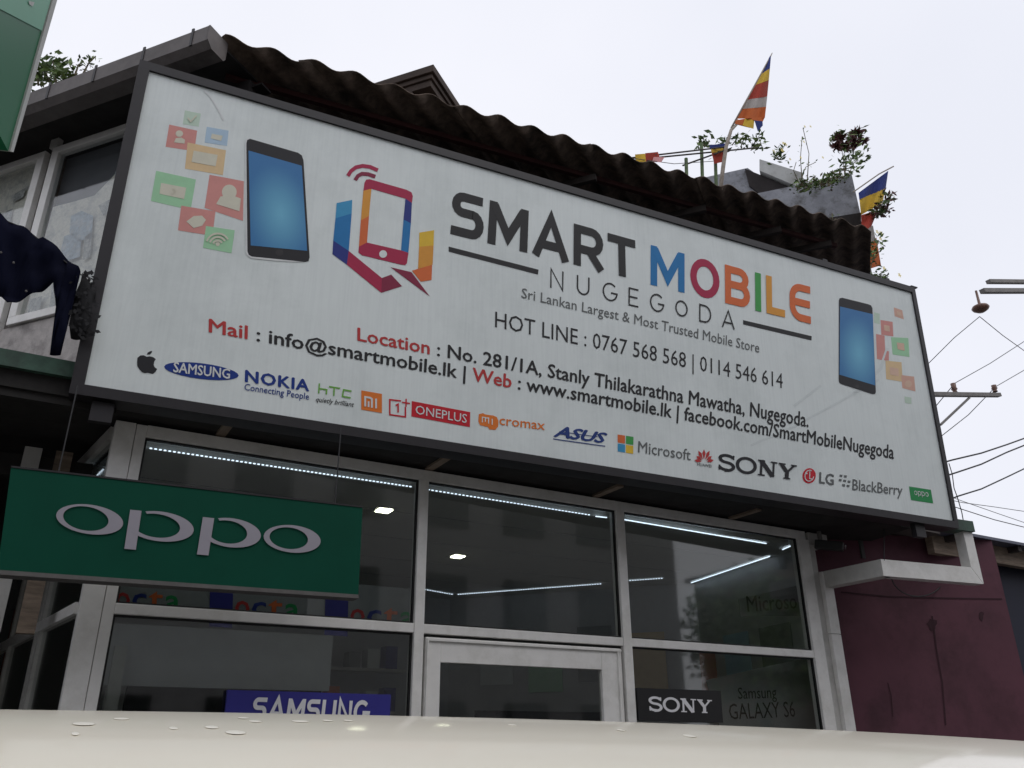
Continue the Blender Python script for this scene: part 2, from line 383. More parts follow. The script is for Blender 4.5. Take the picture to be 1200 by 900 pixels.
# right hand corner: grey return and a second white post
part('return_panel', (6.388, .02, .12), (6.515, .1, 3.30), 'alu_old')
part('corner_post', (6.515, -.02, .12), (6.645, .14, 2.49)); part('corner_post', (6.515, -.02, 2.494), (6.645, .14, 3.06))
part('post_cap', (6.39, -.03, 3.30), (6.65, .13, 3.42), 'alu_old')
# door
door = part('door', (2.437, -.012, .14), (4.10, .03, ZR0-.012), bevel=0)
bpy.data.objects.remove(door)
b = B(); za = ZR0-.022
b.box((2.445, -.02, .14), (2.56, .03, za)); b.box((3.905, -.02, .14), (4.095, .03, za)); b.box((2.56, -.019, 2.085), (3.905, .03, za)); b.box((2.56, -.019, .14), (3.905, .03, .4))
door = obj('door', b, 'alu', shop, bevel=.004)
b = B(); b.box((2.437, .0, .14), (4.103, .02, ZR0)); obj('door_gap', b, 'gasket', shop) if 0 else None
b = B(); b.box((2.452, -.034, 2.222), (4.088, -.021, 2.236)); b.box((2.452, -.034, .16), (2.464, -.021, 2.222)); b.box((4.052, -.034, .16), (4.066, -.021, 2.222)); obj('door_bead', b, 'alu', door)
b = B(); b.box((2.57, .006, .4), (3.90, .012, 2.08)); obj('door_glass', b, 'glass', door)
b = B(); b.tube([(3.955, -.025, 1.0), (3.955, -.075, 1.02), (3.955, -.075, 1.4), (3.955, -.025, 1.42)], .012, 8); obj('handle', b, 'rim', door, smooth=True)
b = B(); b.box((2.426, .03, .14), (4.118, .05, .16)); 
for xa, xb in ((2.426, 2.445), (4.095, 4.118)): b.box((xa, .012, .14), (xb, .05, ZR0-.003))
b.box((2.445, .012, za+.001), (4.095, .05, ZR0-.003)); obj('door_gasket', b, 'gasket', shop)

# left side glazing, running back from the corner post
sdv = V((math.sin(R(-8)), math.cos(R(-8)), 0)); S0 = V((.315, .125, 0))
def sbar(t0, t1, z0, z1, th=.06, y=0): b = B(); nn = V((sdv.y, -sdv.x, 0)); b.obox(S0+sdv*t0+nn*(y-th/2)+V((0, 0, z0)), sdv*(t1-t0), nn*th, V((0, 0, z1-z0))); return b
obj('side_header', sbar(0, 3.2, 3.34, 3.425), 'alu_old', shop); obj('side_transom', sbar(0, 3.2, 2.275, 2.34), 'alu', shop)
for t in (.95, 1.06, 2.1, 3.2): obj('side_mullion', sbar(t, t+.06, .12, 3.34, .05), 'alu_old', shop)
for t0, t1 in ((0, .95), (1.12, 2.1), (2.16, 3.2)):
    for z0, z1 in ((.12, 2.275), (2.34, 3.34)): obj('side_pane', sbar(t0, t1, z0, z1, .006), 'glass', shop)

# security camera and box by the right corner
t = thing('security_camera', 'small dark security camera tucked under the canopy right of the glass front', 'camera', (6.45, -.14, 3.42))
b = B(); b.beam((6.43, -.06, 3.30), (6.56, -.27, 3.25), .085, .085); obj('camera_body', b, M['cartrim'], t, bevel=.01)
b = B(); b.lathe((6.565, -.278, 3.248), (.13, -.21, -.05), [(.03, 0), (.034, .01), (.02, .016), (0, .016)], 14); obj('lens', b, 'wglass', t)
b = B(); b.beam((6.46, -.1, 3.32), (6.46, -.1, 3.42), .03, .03, (0, 1, 0)); obj('bracket', b, 'pole', t)

# white square conduit carrying the signboard cable: out, along and up
tb = thing('support_frame', 'white square aluminium tube frame bending out from the shop corner up to the signboard', 'bracket', (6.6, 0, 3.0))
c0, c1 = V((6.60, .0, 2.985)), V((6.60, -.655, 2.985)); c2 = V((7.70, -.80, 2.985)); c3 = V((7.70, -.80, 3.40))
b = B(); b.hexa([(6.535, -.0, 2.915), (6.66, -.0, 2.915), (6.66, -.0, 3.062), (6.535, 0, 3.062)], [(6.535, -.655, 2.915), (6.66, -.640, 2.915), (6.66, -.640, 3.062), (6.535, -.655, 3.062)]); obj('tube_arm', b, 'alu_old', tb)
q = oy(1037, 656.5, -.655); 
def pvt(px, py, Y): return oy(px, py, Y)
a_ = [V((6.535, -.656, 2.915)), V((6.66, -.640+.06, 2.915)), V((6.66, -.58, 3.062)), V((6.535, -.656, 3.062))]
dx = V((1.17, -.175, 0))
e0 = V((7.70, -.83, 2.915)); 
b = B(); b.hexa([V((6.5355, -.657, 2.915)), V((6.5355, -.657, 3.062)), V((7.60, -.815, 3.062)), V((7.715, -.832, 2.915))], [V((6.67, -.58, 2.915)), V((6.67, -.58, 3.062)), V((7.61, -.715, 3.062)), V((7.725, -.732, 2.915))]); obj('tube_rail', b, 'alu', tb)
b = B(); b.hexa([V((7.605, -.816, 3.064)), V((7.7175, -.833, 2.918)), V((7.7175, -.833, 3.40)), V((7.605, -.816, 3.40))], [V((7.615, -.716, 3.064)), V((7.7275, -.733, 2.918)), V((7.7275, -.733, 3.40)), V((7.615, -.716, 3.40))]); obj('tube_upright', b, 'alu', tb)

# ============================================================ CANOPY SLAB (concrete, green fascia)
SN = V((-.079, -.996, -.044)).normalized()      # outward normal of the signboard
SUX = V((.9969, -.079, 0)).normalized(); SUZ = SUX.cross(-SN).normalized()*-1
SUZ = V((-.003, -.044, .999)).normalized()
SP0 = oy(1116.5, 611, -.9); SGN = Plane(SP0, SN)
can = thing('canopy_slab', 'dark concrete canopy with green edge running over the shopfront behind the signboard', 'canopy', (3, 0, 3.43))
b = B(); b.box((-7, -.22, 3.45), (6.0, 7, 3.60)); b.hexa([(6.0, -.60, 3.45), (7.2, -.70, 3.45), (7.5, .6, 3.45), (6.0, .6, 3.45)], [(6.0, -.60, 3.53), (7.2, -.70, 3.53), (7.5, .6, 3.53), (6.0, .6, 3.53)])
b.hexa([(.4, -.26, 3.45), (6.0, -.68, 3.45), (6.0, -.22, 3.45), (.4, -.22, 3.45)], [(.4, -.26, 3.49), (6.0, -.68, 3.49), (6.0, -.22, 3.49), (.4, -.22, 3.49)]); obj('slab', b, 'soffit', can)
b = B(); b.box((-5, -.262, 3.555), (.10, -.222, 3.655)); obj('fascia', b, 'greenbeam', can)
gr = [oy(1116, 606, -.86), oy(1140.5, 611, -.86), oy(1142.8, 622.5, -.86), oy(1117, 619, -.86)]
b = B(); zt = (gr[0].z+gr[1].z)/2; zb = (gr[2].z+gr[3].z)/2
b.hexa([(6.9, -.79, zb), (gr[2].x, -.86, zb), (gr[2].x, -.86, zt), (6.9, -.79, zt)], [(6.92, -.65, zb), (gr[2].x+.02, -.72, zb), (gr[2].x+.02, -.72, zt), (6.92, -.65, zt)]); obj('edge_beam', b, 'greenbeam', can)
for xx in (.9, 2.4, 3.9, 5.4): b = B(); b.box((xx, -.35, 3.432), (xx+.06, .0, 3.4495)); obj('joist', b, 'wood', can)
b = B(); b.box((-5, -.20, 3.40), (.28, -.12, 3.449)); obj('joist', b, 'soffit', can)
# short hanger plates under the sign
for px, py in ((122, 468), (1080, 612)):
    p = SGN(px, py, -.03); b = B(); b.obox(p+V((-.06, 0, -.13)), (.12, -.01, 0), (0, .05, 0), (0, 0, .12)); obj('hanger_plate', b, 'frame', can)

# ============================================================ BILLBOARD
bb = thing('signboard', 'long white lit signboard reading SMART MOBILE NUGEGODA with phones and maker logos', 'signboard', tuple(SP0))
cor = [SGN(175, 84), SGN(1067.5, 343), SGN(1116.5, 611), SGN(99, 451.5)]       # TL TR BR BL
face = B()
NU, NV = 24, 8
for i in range(NU+1):
    for j in range(NV+1): face.v.append(bil(cor, i/NU, j/NV))
for i in range(NU):
    for j in range(NV): a = i*(NV+1)+j; face.f.append((a, a+NV+1, a+NV+2, a+1)); face.mi.append(0)
obj('face_panel', face, 'vinyl', bb)
b = B(); bk = [p-SN*.006 for p in cor]; b.hexa(bk, [p-SN*.16 for p in bk]); obj('sign_box', b, 'panelback', bb)
def rail(name, p0, p1, w, outw):
    d = (p1-p0).normalized(); b = B(); b.hexa([p0-SN*.17, p1-SN*.17, p1+outw*w-SN*.17, p0+outw*w-SN*.17], [p0+SN*.018, p1+SN*.018, p1+outw*w+SN*.018, p0+outw*w+SN*.018]); return obj(name, b, 'frame', bb)
TL, TR_, BR_, BL_ = cor
rail('top_rail', TL-SUX*.07, TR_+SUX*.05, .065, SUZ); rail('bottom_rail', BL_-SUX*.07, BR_+SUX*.05, -.065, SUZ)
rail('left_rail', BL_-SUZ*.0, TL, -.07, SUX); rail('right_rail', BR_, TR_, .05, SUX)
b = B(); p = TR_+SUZ*.066-SN*.03; obj('rail_clip', b.obox(p-SUX*.35, SUX*.05, SN*.04, SUZ*.02), 'frame', bb); obj('rail_clip', B().obox(p-SUX*1.2, SUX*.06, SN*.04, SUZ*.02), 'frame', bb); obj('rail_clip', B().obox(p, SUX*.09, SN*.05, SUZ*.012), 'frame', bb)

def cv(ox, oy_, s, pts): return [(ox+s*x, oy_+s*y) for x, y in pts]
def pr(name, polys, mats):          # flat print: list of (pixel polygon, off, material index)
    b = B()
    for pts, off, mi in polys: poly(b, SGN, pts, off, mi)
    return obj(name, b, mats, bb)

# --- main lettering
word(bb, 'SMART', SGN, [(531, 222.5), (744, 282), (745.5, 328), (526.5, 274)], .2, gap=.13)
word(bb, 'MOBILE', SGN, [(762.2, 287), (949, 336), (950, 380), (762, 333.6)], .19, gap=.16, mats=['blue', 'magenta', 'orange', 'green', 'yorange', 'orange'])
pr('underline', [([(525.7, 289), (631, 316.1), (630.3, 321.8), (525.7, 294.9)], .002, 0)], ['dark'])
pr('underline', [([(870.7, 375.2), (951.1, 394), (950.8, 399), (870.7, 380.2)], .002, 0)], ['dark'])
word(bb, 'NUGEGODA'.replace('E', 'e'), SGN, [(643.5, 314.5), (861.5, 365.8), (861.5, 386.7), (643.2, 337)], .085, gap=.62)
b = B(); text(b, 'Sri Lankan Largest & Most Trusted Mobile Store', SGN, [(611.5, 337.6), (889.8, 402), (889.5, 413.4), (611, 348.9)], bold=.004); obj('lettering', b, ['grey', 'red'], bb)
b = B(); text(b, 'HOT LINE : 0767 568 568 | 0114 546 614', SGN, [(580.3, 365.2), (917, 438), (917.2, 455.2), (580, 383.4)], bold=.001); obj('lettering', b, ['dark', 'red'], bb)
s1 = 'Location : No. 281/1A, Stanly Thilakarathna Mawatha, Nugegoda.'
b = B(); text(b, s1, SGN, [(419.2, 384.2), (947.5, 484.4), (947, 500.6), (419, 399)], bold=.018, mis=[1]*8+[0]*(len(s1)-8)); obj('lettering', b, ['dark', 'red'], bb)
s2 = 'Mail : info@smartmobile.lk | Web : www.smartmobile.lk | facebook.com/SmartMobileNugegoda'
b = B(); text(b, s2, SGN, [(245.3, 373.8), (1047.5, 522.6), (1047, 537.8), (245, 389.2)], bold=.019, mis=[1]*4+[0]*24+[1]*4+[0]*(len(s2)-32)); obj('lettering', b, ['dark', 'red'], bb)

for o in bb.children:
    if o.name.startswith('lettering'): o['kind'] = 'stuff'      # fine print, too small to pick apart
# --- hand and phone emblem
Z = lambda pts: cv(300, 100, .2889, pts)
o1 = .0022
pr('emblem', [
    (Z([(327, 478), (390, 465), (388, 520), (322, 540)]), o1, 1), (Z([(322, 540), (388, 520), (376, 672), (313, 630)]), o1, 0), (Z([(313, 630), (376, 672), (368, 728), (310, 685)]), o1, 2),
    (Z([(376, 672), (510, 782), (508, 842), (368, 728)]), o1, 3), (Z([(510, 782), (548, 768), (592, 815), (508, 842)]), o1, 4),
    (Z([(545, 738), (630, 758), (705, 857)]), o1, 4),
    (Z([(662, 598), (722, 588), (720, 650), (661, 655)]), o1, 5), (Z([(661, 655), (720, 650), (716, 728), (657, 744)]), o1, 6), (Z([(632, 752), (714, 728), (712, 790), (668, 797)]), o1, 7),
    (Z([(440, 395), (447, 383), (460, 381), (610, 424), (630, 434), (636, 450), (632, 478), (606, 460), (468, 420), (435, 428)]), o1, 3),
    (Z([(435, 428), (468, 420), (458, 530), (425, 548)]), o1, 6), (Z([(425, 548), (458, 530), (450, 638), (417, 655)]), o1, 7),
    (Z([(606, 460), (632, 478), (628, 560), (598, 545)]), o1, 2), (Z([(598, 545), (628, 560), (618, 680), (588, 670)]), o1, 0),
    (Z([(417, 655), (450, 638), (588, 670), (618, 680), (612, 722), (605, 730), (590, 728), (430, 690), (415, 678)]), o1, 3),
    (ell(300+515*.2889, 100+685*.2889, 4.6, 4.4), .0035, 8)],
   ['blue', 'lblue', 'navyp', 'magenta', 'maroon', 'yellow', 'yorange', 'orange', 'vinyl'])
b = B()
def pstroke(b, pts, w, lv, mi=0, P=SGN): stroke(b, pts, w, lambda x, y, l: P(x, y, .002+l*.0003), lv, mi)
pstroke(b, Z([(372, 368), (385, 348), (405, 333), (432, 327), (462, 331), (494, 345)]), 4.4, 1)
pstroke(b, Z([(402, 385), (413, 368), (430, 359), (455, 361), (484, 371)]), 4.4, 2, 1); obj('emblem', b, ['magenta', 'maroon'], bb)

# --- printed phones and app tiles
K = lambda pts: cv(160, 100, .2556, pts)
def tiles(name, fn, specs, mats):
    b = B(); o0 = .0019 if 'glyph' in name else .0006
    for k, (pts, mi) in enumerate(specs): poly(b, SGN, fn(pts), o0+.0001*k, mi)
    return obj(name, b, mats, bb)
tiles('app_tiles', K, [
    ([(222, 115), (295, 130), (285, 190), (212, 178)], 0), ([(150, 180), (278, 208), (265, 302), (133, 282)], 1), ([(322, 190), (422, 208), (415, 278), (312, 262)], 2),
    ([(234, 262), (410, 298), (396, 412), (222, 382)], 3), ([(90, 392), (272, 432), (248, 572), (66, 530)], 4), ([(335, 410), (492, 440), (488, 622), (312, 562)], 1),
    ([(205, 552), (362, 578), (348, 690), (190, 665)], 1), ([(318, 645), (450, 665), (435, 770), (305, 745)], 4)],
   ['fgreen', 'pred', 'pblue', 'pyell', 'pgreen'])
tiles('app_glyphs', K, [
    (ell(196/1, 222, 17, 15), 0), ([(172, 262), (180, 243), (205, 240), (222, 250), (220, 268)], 0), ([(345, 222), (395, 232), (388, 255), (340, 244)], 0),
    ([(262, 300), (372, 320), (362, 372), (252, 352)], 0), ([(112, 448), (228, 470), (218, 522), (105, 498)], 0), (ell(425, 490, 34, 34), 0), ([(365, 545), (385, 510), (440, 505), (478, 520), (472, 578)], 0),
    ([(228, 625), (262, 600), (300, 598), (318, 618), (300, 645), (262, 655)], 0), (ell(372, 728, 10, 10), 0)], ['pcream'])
b = B()
for k, r_ in enumerate((22, 38, 54)): pstroke(b, K([(372+r_*math.cos(R(a)), 735-r_*math.sin(R(a))) for a in range(30, 161, 13)]), 2.2, k+10)
pstroke(b, K([(155*1.0+10, 485-12), (180, 482), (160, 500)]), 1.2, 12); pstroke(b, K([(235, 150), (248, 168), (275, 140)]), 1.6, 11); obj('app_glyphs', b, ['pcream'], bb)
def phone(outer, scr, btn, br):
    b = B(); poly(b, SGN, outer, .0032, 0); poly(b, SGN, btn, .0036, 1); obj('printed_phone', b, ['black', 'frame'], bb)
    q = [SGN(x, y, .0038) for x, y in scr]; s = B(); n = 14
    me_mats = []
    for i in range(n+1):
        for j in range(n+1): s.v.append(bil(q, i/n, j/n))
    for i in range(n):
        for j in range(n):
            a = i*(n+1)+j; s.f.append((a, a+n+1, a+n+2, a+1)); s.mi.append(0)
    o = obj('printed_screen', s, 'screen', bb); ca = o.data.color_attributes.new('glow', 'FLOAT_COLOR', 'POINT')
    for i in range(n+1):
        for j in range(n+1):
            d = math.hypot((i/n-.55)/.62, (j/n-.38)/.55); f_ = max(0, 1-d)**1.1; c0_ = V((.02, .17, .42)); c1_ = V((.16, .50, .70)); c_ = c0_.lerp(c1_, f_)
            ca.data[i*(n+1)+j].color = (*c_, 1)
t = M['screen'].node_tree; an = t.nodes.new('ShaderNodeAttribute'); an.attribute_name = 'glow'; t.links.new(an.outputs['Color'], t.nodes['Principled BSDF'].inputs['Base Color'])   # the printed picture itself is a blue gradient
phone(K([(503, 268), (507, 252), (520, 246), (740, 310), (757, 322), (765, 345), (793, 790), (788, 806), (772, 810), (528, 786), (514, 778), (508, 762)]), K([(513, 300), (757, 370), (782, 760), (523, 735)]), ell(160+655*.2556, 100+768*.2556, 4.6, 3.6), 1)
b = B(); poly(b, SGN, K([(497, 268), (501, 250), (516, 241), (520, 246), (507, 252), (503, 268), (508, 762), (514, 778), (528, 786), (700, 802), (770, 813), (640, 806), (525, 794), (505, 778), (499, 762)]), .003); obj('printed_phone', b, 'white', bb)
W_ = lambda pts: cv(960, 330, .1889, pts)
phone(W_([(121, 118), (126, 104), (142, 101), (300, 140), (320, 148), (329, 166), (350, 685), (345, 697), (328, 698), (140, 637), (124, 628), (120, 612)]), W_([(127, 155), (331, 203), (346, 645), (124, 578)]), ell(960+235*.1889, 330+650*.1889, 2.4, 2), 1)
tiles('app_tiles', W_, [
    ([(462, 160), (515, 178), (525, 235), (468, 215)], 1), ([(340, 190), (375, 200), (375, 265), (340, 255)], 0), ([(380, 238), (455, 250), (460, 340), (385, 330)], 2),
    ([(352, 325), (405, 335), (412, 492), (358, 480)], 2), ([(445, 345), (552, 350), (560, 468), (455, 452)], 3), ([(410, 490), (510, 500), (518, 622), (415, 605)], 4), ([(508, 580), (588, 590), (597, 682), (515, 660)], 1), ([(420, 430), (432, 432), (432, 490), (400, 488)], 2), ([(528, 712), (570, 720), (572, 760), (532, 752)], 0)],
   ['fgreen', 'forange', 'pred', 'pgreen', 'pyell'])
tiles('app_glyphs', W_, [([(480, 182), (505, 190), (510, 218), (484, 208)], 0), ([(400, 268), (435, 275), (438, 312), (404, 304)], 0), ([(480, 378), (525, 384), (530, 430), (486, 420)], 0), ([(435, 530), (490, 540), (494, 588), (440, 578)], 0), (ell(552, 635, 22, 22), 0)], ['ppeach'])

# --- maker logos
b = B(); poly(b, SGN, [(160.5, 425), (161, 419.5), (164.5, 416.6), (168.5, 416.4), (172, 418.2), (175.5, 417.6), (179.5, 418.6), (182.6, 421), (180.6, 424), (180, 427.6), (181.4, 430.6), (184.2, 432.6), (182, 436), (179, 438.4), (176, 437.6), (173, 436.8), (169.8, 437.4), (166.5, 436.2), (163, 432.6), (161, 429)], .002)
poly(b, SGN, [(172, 415.6), (173, 413.4), (175.4, 411.9), (178.3, 411.2), (177.6, 413.8), (175.4, 415.6)], .002); obj('logo', b, 'black', bb)
b = B(); poly(b, SGN, ell(236, 435, 44, 9.2, 7), .002, 2); text(b, 'SAMSUNG', SGN, [(204, 424.5), (269.5, 433), (269, 444), (203, 436)], .004, bold=.022, mi0=0); obj('logo', b, ['white', 'white', 'nblue'], bb)
b = B(); text(b, 'NOKIA', SGN, [(288, 434), (362, 445.8), (361.5, 458.4), (287.6, 447.4)], bold=.035, space=1.1); text(b, 'Connecting People', SGN, [(287, 449.5), (362.5, 461.2), (361.7, 468.6), (286, 457)], bold=.006); obj('logo', b, ['nblue', 'nblue'], bb)
b = B()
pstroke(b, [(374.2, 449.4), (373.4, 461)], 1.7, 1); pstroke(b, [(373.8, 455.4), (382.8, 456.8), (382.2, 462.4)], 1.7, 2); pstroke(b, [(385.5, 453.2), (398.5, 455.2)], 1.7, 3); pstroke(b, [(391.6, 454), (391, 464)], 1.7, 4); pstroke(b, [(411.8, 458.6), (402.5, 456.9), (401.2, 464.6), (410.8, 466.4)], 1.7, 5)
text(b, 'quietly brilliant', SGN, [(370.5, 465), (415, 471.5), (414.6, 477), (370, 470.4)], bold=.006, shear=.3, mi0=1); obj('logo', b, ['htc', 'black', 'black'], bb)
b = B(); poly(b, SGN, [(423.3, 457.5), (447.5, 461.7), (447.5, 484.2), (423.3, 480)], .002, 1)
pstroke(b, [(427.8, 476.6), (427.8, 465.4), (433.6, 466.4), (435.6, 467.8), (435.6, 478)], 2.2, 8); pstroke(b, [(431.7, 470.6), (431.7, 477.2)], 2, 9); pstroke(b, [(440.4, 467.4), (440.4, 478.8)], 2.2, 10); obj('logo', b, ['white', 'miorange'], bb)
b = B(); pstroke(b, [(470, 470), (456.7, 468.4), (456.7, 486), (475, 488.6), (475, 477)], 1.8, 1); pstroke(b, [(471, 471.5), (480.4, 473)], 1.6, 2); pstroke(b, [(475.8, 467.4), (475.6, 477)], 1.6, 3); pstroke(b, [(463.6, 475.4), (466.4, 473.8), (466.4, 483.5)], 1.8, 4)
poly(b, SGN, [(482.5, 470), (551, 483), (550.5, 500.6), (482, 488)], .002, 0); text(b, 'ONEPLUS', SGN, [(487, 475), (547, 486), (546.6, 496), (486.6, 485)], .004, bold=.004, mi0=1); obj('logo', b, ['plusred', 'white', 'white'], bb)
b = B(); poly(b, SGN, [(561, 485.5), (566, 484.2), (568, 485.6), (578, 487), (582, 488.8), (584, 493), (583.6, 500), (580.5, 503.8), (573.5, 503.4), (571.5, 500.4), (562.5, 498.4), (560.4, 494)], .002, 0)
pstroke(b, [(565, 495), (565, 489), (568.5, 489.4), (568.5, 494.5)], 1.1, 6, 1); pstroke(b, [(568.5, 490), (572.3, 490), (572.3, 496.5)], 1.1, 7, 1); pstroke(b, [(576.5, 491), (576.5, 498)], 1.2, 8, 1)
text(b, 'cromax', SGN, [(585.5, 486.6), (638.5, 493.2), (638, 504), (585, 497.6)], bold=.012, mi0=0); obj('logo', b, ['miorange', 'vinyl'], bb)
b = B(); text(b, 'ASUS', SGN, [(652, 499), (711, 508), (709, 519.6), (649, 511.5)], bold=.035, shear=.25, space=.95); pstroke(b, [(648, 514.4), (709, 523)], 1.1, 3); pstroke(b, [(655, 505.8), (700, 512)], .8, 5); obj('logo', b, ['asus', 'asus'], bb)
A4 = [(723.6, 509.2), (742.2, 512), (741.8, 532), (723.8, 529)]
def subq(u0, u1, v0, v1):
    f_ = lambda u, v: tuple((V(A4[3]).lerp(V(A4[2]), u)).lerp(V(A4[0]).lerp(V(A4[1]), u), v))
    return [f_(u0, v1), f_(u1, v1), f_(u1, v0), f_(u0, v0)]
b = B(); [poly(b, SGN, q_, .002, k) for k, q_ in enumerate((subq(0, .47, .53, 1), subq(.53, 1, .53, 1), subq(0, .47, 0, .47), subq(.53, 1, 0, .47)))]
text(b, 'Microsoft', SGN, [(748, 517), (809.3, 527), (809, 539.6), (747.6, 530)], bold=.006, mi0=4); obj('logo', b, ['orange', 'green', 'lblue', 'yellow', 'grey', 'grey'], bb)
b = B()
for a in (-78, -52, -26, 0, 26, 52, 78):
    aa = R(90-a); c_ = (824.8, 541.6); L_ = 15 if abs(a) < 30 else 11.5; d_ = (math.cos(aa), -math.sin(aa)); s_ = (-d_[1], d_[0])
    poly(b, SGN, [(c_[0]+d_[0]*3, c_[1]+d_[1]*3), (c_[0]+d_[0]*L_*.7+s_[0]*2, c_[1]+d_[1]*L_*.7+s_[1]*2), (c_[0]+d_[0]*L_, c_[1]+d_[1]*L_), (c_[0]+d_[0]*L_*.7-s_[0]*2, c_[1]+d_[1]*L_*.7-s_[1]*2)], .002+.0003*abs(a)/10, 0)
text(b, 'HUAWEI', SGN, [(817, 542.4), (833.4, 544.6), (833.3, 548), (817, 545.6)], bold=.01, mi0=1); obj('logo', b, ['red', 'grey', 'grey'], bb)
def slab_sony(b, P, px, off, mi=0, lv0=0):
    """slab serif SONY from thick and thin strokes"""
    q = quad3(P, px, off); T = 3.95; lv = [lv0]
    def s(pts, w):
        lv[0] += 1; stroke(b, pts, w, lambda x, y, l: bil(q, x/T, y)+P.n*l*.0002, lv[0], mi)
    s(arc(.42, .74, .32, .20, 20, 180, 8)+arc(.42, .74, .32, .22, 180, 250, 4)+arc(.42, .27, .34, .24, 70, -90, 10)+arc(.42, .27, .34, .21, 270, 195, 5), .17)
    s([(.74, .72), (.74, .98)], .09); s([(.09, .02), (.09, .32)], .09)
    s(arc(1.38, .5, .44, .45, 0, 360, 28), .17)
    s([(2.12, 0), (2.12, 1)], .12); s([(2.1, .97), (2.72, .03)], .24); s([(2.74, 0), (2.74, 1)], .1)
    s([(1.96, .045), (2.32, .045)], .09); s([(1.94, .955), (2.3, .955)], .09); s([(2.58, .955), (2.92, .955)], .09)
    s([(3.44, 0), (3.44, .45)], .2); s([(3.12, .95), (3.44, .45)], .21); s([(3.78, .95), (3.44, .45)], .12)
    s([(2.98, .955), (3.34, .955)], .09); s([(3.62, .955), (3.93, .955)], .09); s([(3.26, .045), (3.62, .045)], .09)
b = B(); slab_sony(b, SGN, [(841.5, 531), (934, 545.6), (933, 563), (840.6, 550.4)], .002); obj('logo', b, 'black', bb)
b = B(); poly(b, SGN, ell(948, 557.6, 7.8, 9, 10), .002, 2); pstroke(b, [(948.6, 552.5), (948.4, 561), (951.5, 561.6)], 1, 8, 0); pstroke(b, [(x, y) for x, y in ell(948, 557.6, 5.2, 6.4, 10, 18, 70, 360)], 1, 9, 0); poly(b, SGN, ell(944.8, 555, .9, 1), .0046, 0)
text(b, 'LG', SGN, [(960.4, 553.6), (976.8, 556.2), (976.4, 568.6), (960, 566)], bold=.03, mi0=3); obj('logo', b, ['white', 'white', 'plusred', 'grey', 'grey'], bb)
b = B()
for cx_, cy_ in ((985.5, 557.4), (990.6, 558.2), (984.6, 562.6), (989.8, 563.4), (995, 564.4), (988.6, 568.6), (993.8, 569.4)): poly(b, SGN, [(cx_-1.6, cy_-1.4), (cx_+1.8, cy_-.9), (cx_+1.2, cy_+1.7), (cx_-2, cy_+1.2)], .002)
text(b, 'BlackBerry', SGN, [(999, 561.6), (1057.6, 568.8), (1057, 580.6), (998.8, 574.2)], bold=.012); obj('logo', b, ['grey', 'grey'], bb)
def oppo(b, P, px, off, mi=0, n=24, base=.13):
    """word of two rings and two p shapes, thick on the right side"""
    q = quad3(P, px, off); T = 5.0; lv = [0]
    def put(pts, l): return [bil(q, x/T, y)+P.n*l*.0005 for x, y in pts]
    def ring(cx, cy, a0, a1, n, lvl, rx=.52, ry=.5, flip=1):
        L = []
        for k in range(n+1):
            a = R(a0+(a1-a0)*k/n); wd = .13+.14*(.5+.5*math.cos(a))*1.0
            ix, iy = cx-.05+(rx-.13)*math.cos(a)*.95, cy+(ry-.115)*math.sin(a)
            L.append(((cx+rx*math.cos(a), cy+ry*math.sin(a)), (ix, iy)))
        for k in range(n): b.face(put([L[k][0], L[k+1][0], L[k+1][1], L[k][1]], lvl), mi)
    ring(.56, .60, 0, 360, n, 0, .56, .38)
    for i, x in enumerate((1.30, 2.52)):
        b.face(put([(x, .0), (x+.20, .0), (x+.20, .965), (x, .965)], i+1), mi)
        ring(x+.50, .60, -160, 130, n, i+3, .56, .38)
    ring(4.42, .60, 0, 360, n, 0, .56, .38)
b = B(); poly(b, SGN, [(1065, 570), (1090.7, 574), (1093.4, 590), (1067.5, 586)], .002, 1); oppo(b, SGN, [(1070.5, 574.6), (1087.5, 577), (1088.5, 584), (1071.5, 581.4)], .003, 0, 10); obj('logo', b, ['white', 'sgreen'], bb)
# a peeled edge of vinyl, and faint darker streaks
b = B(); pstroke(b, [(239, 106.5), (245, 112), (250, 119), (257, 131), (262, 141)], 1.7, 2); obj('peeled_edge', b, 'white', bb)

M['streaks'] = mat('vinyl_streak', (.68, .735, .73), .6, var=.06, scale=8)
b = B()
for k, pts in enumerate((((1030, 445), (985, 470), (930, 500), (880, 522)), ((1040, 408), (1032, 432), (1000, 462)), ((962, 452), (930, 476)))):
    pstroke(b, list(pts), (2.6, 4, 3)[k], -3)
o = obj('dark_streak', b, 'streaks', bb); o['kind'] = 'stuff'

# ============================================================ OPPO lightbox
OP = Plane(oy(200, 620, -.5), V((-.05, -1, 0)))
ob = thing('lightbox_sign', 'green lightbox sign with pale oppo letters hanging in front of the shop glass', 'sign', tuple(OP(210, 690)))
oc = [OP(13, 548), OP(425, 595), OP(420, 697), OP(-3, 668)]
b = B(); b.hexa(oc, [p-OP.n*.1 for p in oc]); obj('box_face', b, 'oppogreen', ob)
dn = (oc[3]-oc[0]).normalized(); rr = (oc[1]-oc[0]).normalized()
b = B(); b.hexa([oc[3]+OP.n*.006, oc[2]+OP.n*.006, oc[2]+dn*.022+OP.n*.006, oc[3]+dn*.022+OP.n*.006], [oc[3]-OP.n*.11, oc[2]-OP.n*.11, oc[2]+dn*.022-OP.n*.11, oc[3]+dn*.022-OP.n*.11]); obj('bottom_trim', b, 'pave', ob)
b = B(); b.hexa([oc[0]+OP.n*.004-dn*.01, oc[1]+OP.n*.004-dn*.01, oc[1]+OP.n*.004, oc[0]+OP.n*.004], [oc[0]-OP.n*.11-dn*.01, oc[1]-OP.n*.11-dn*.01, oc[1]-OP.n*.11, oc[0]-OP.n*.11]); obj('top_trim', b, 'frame', ob)
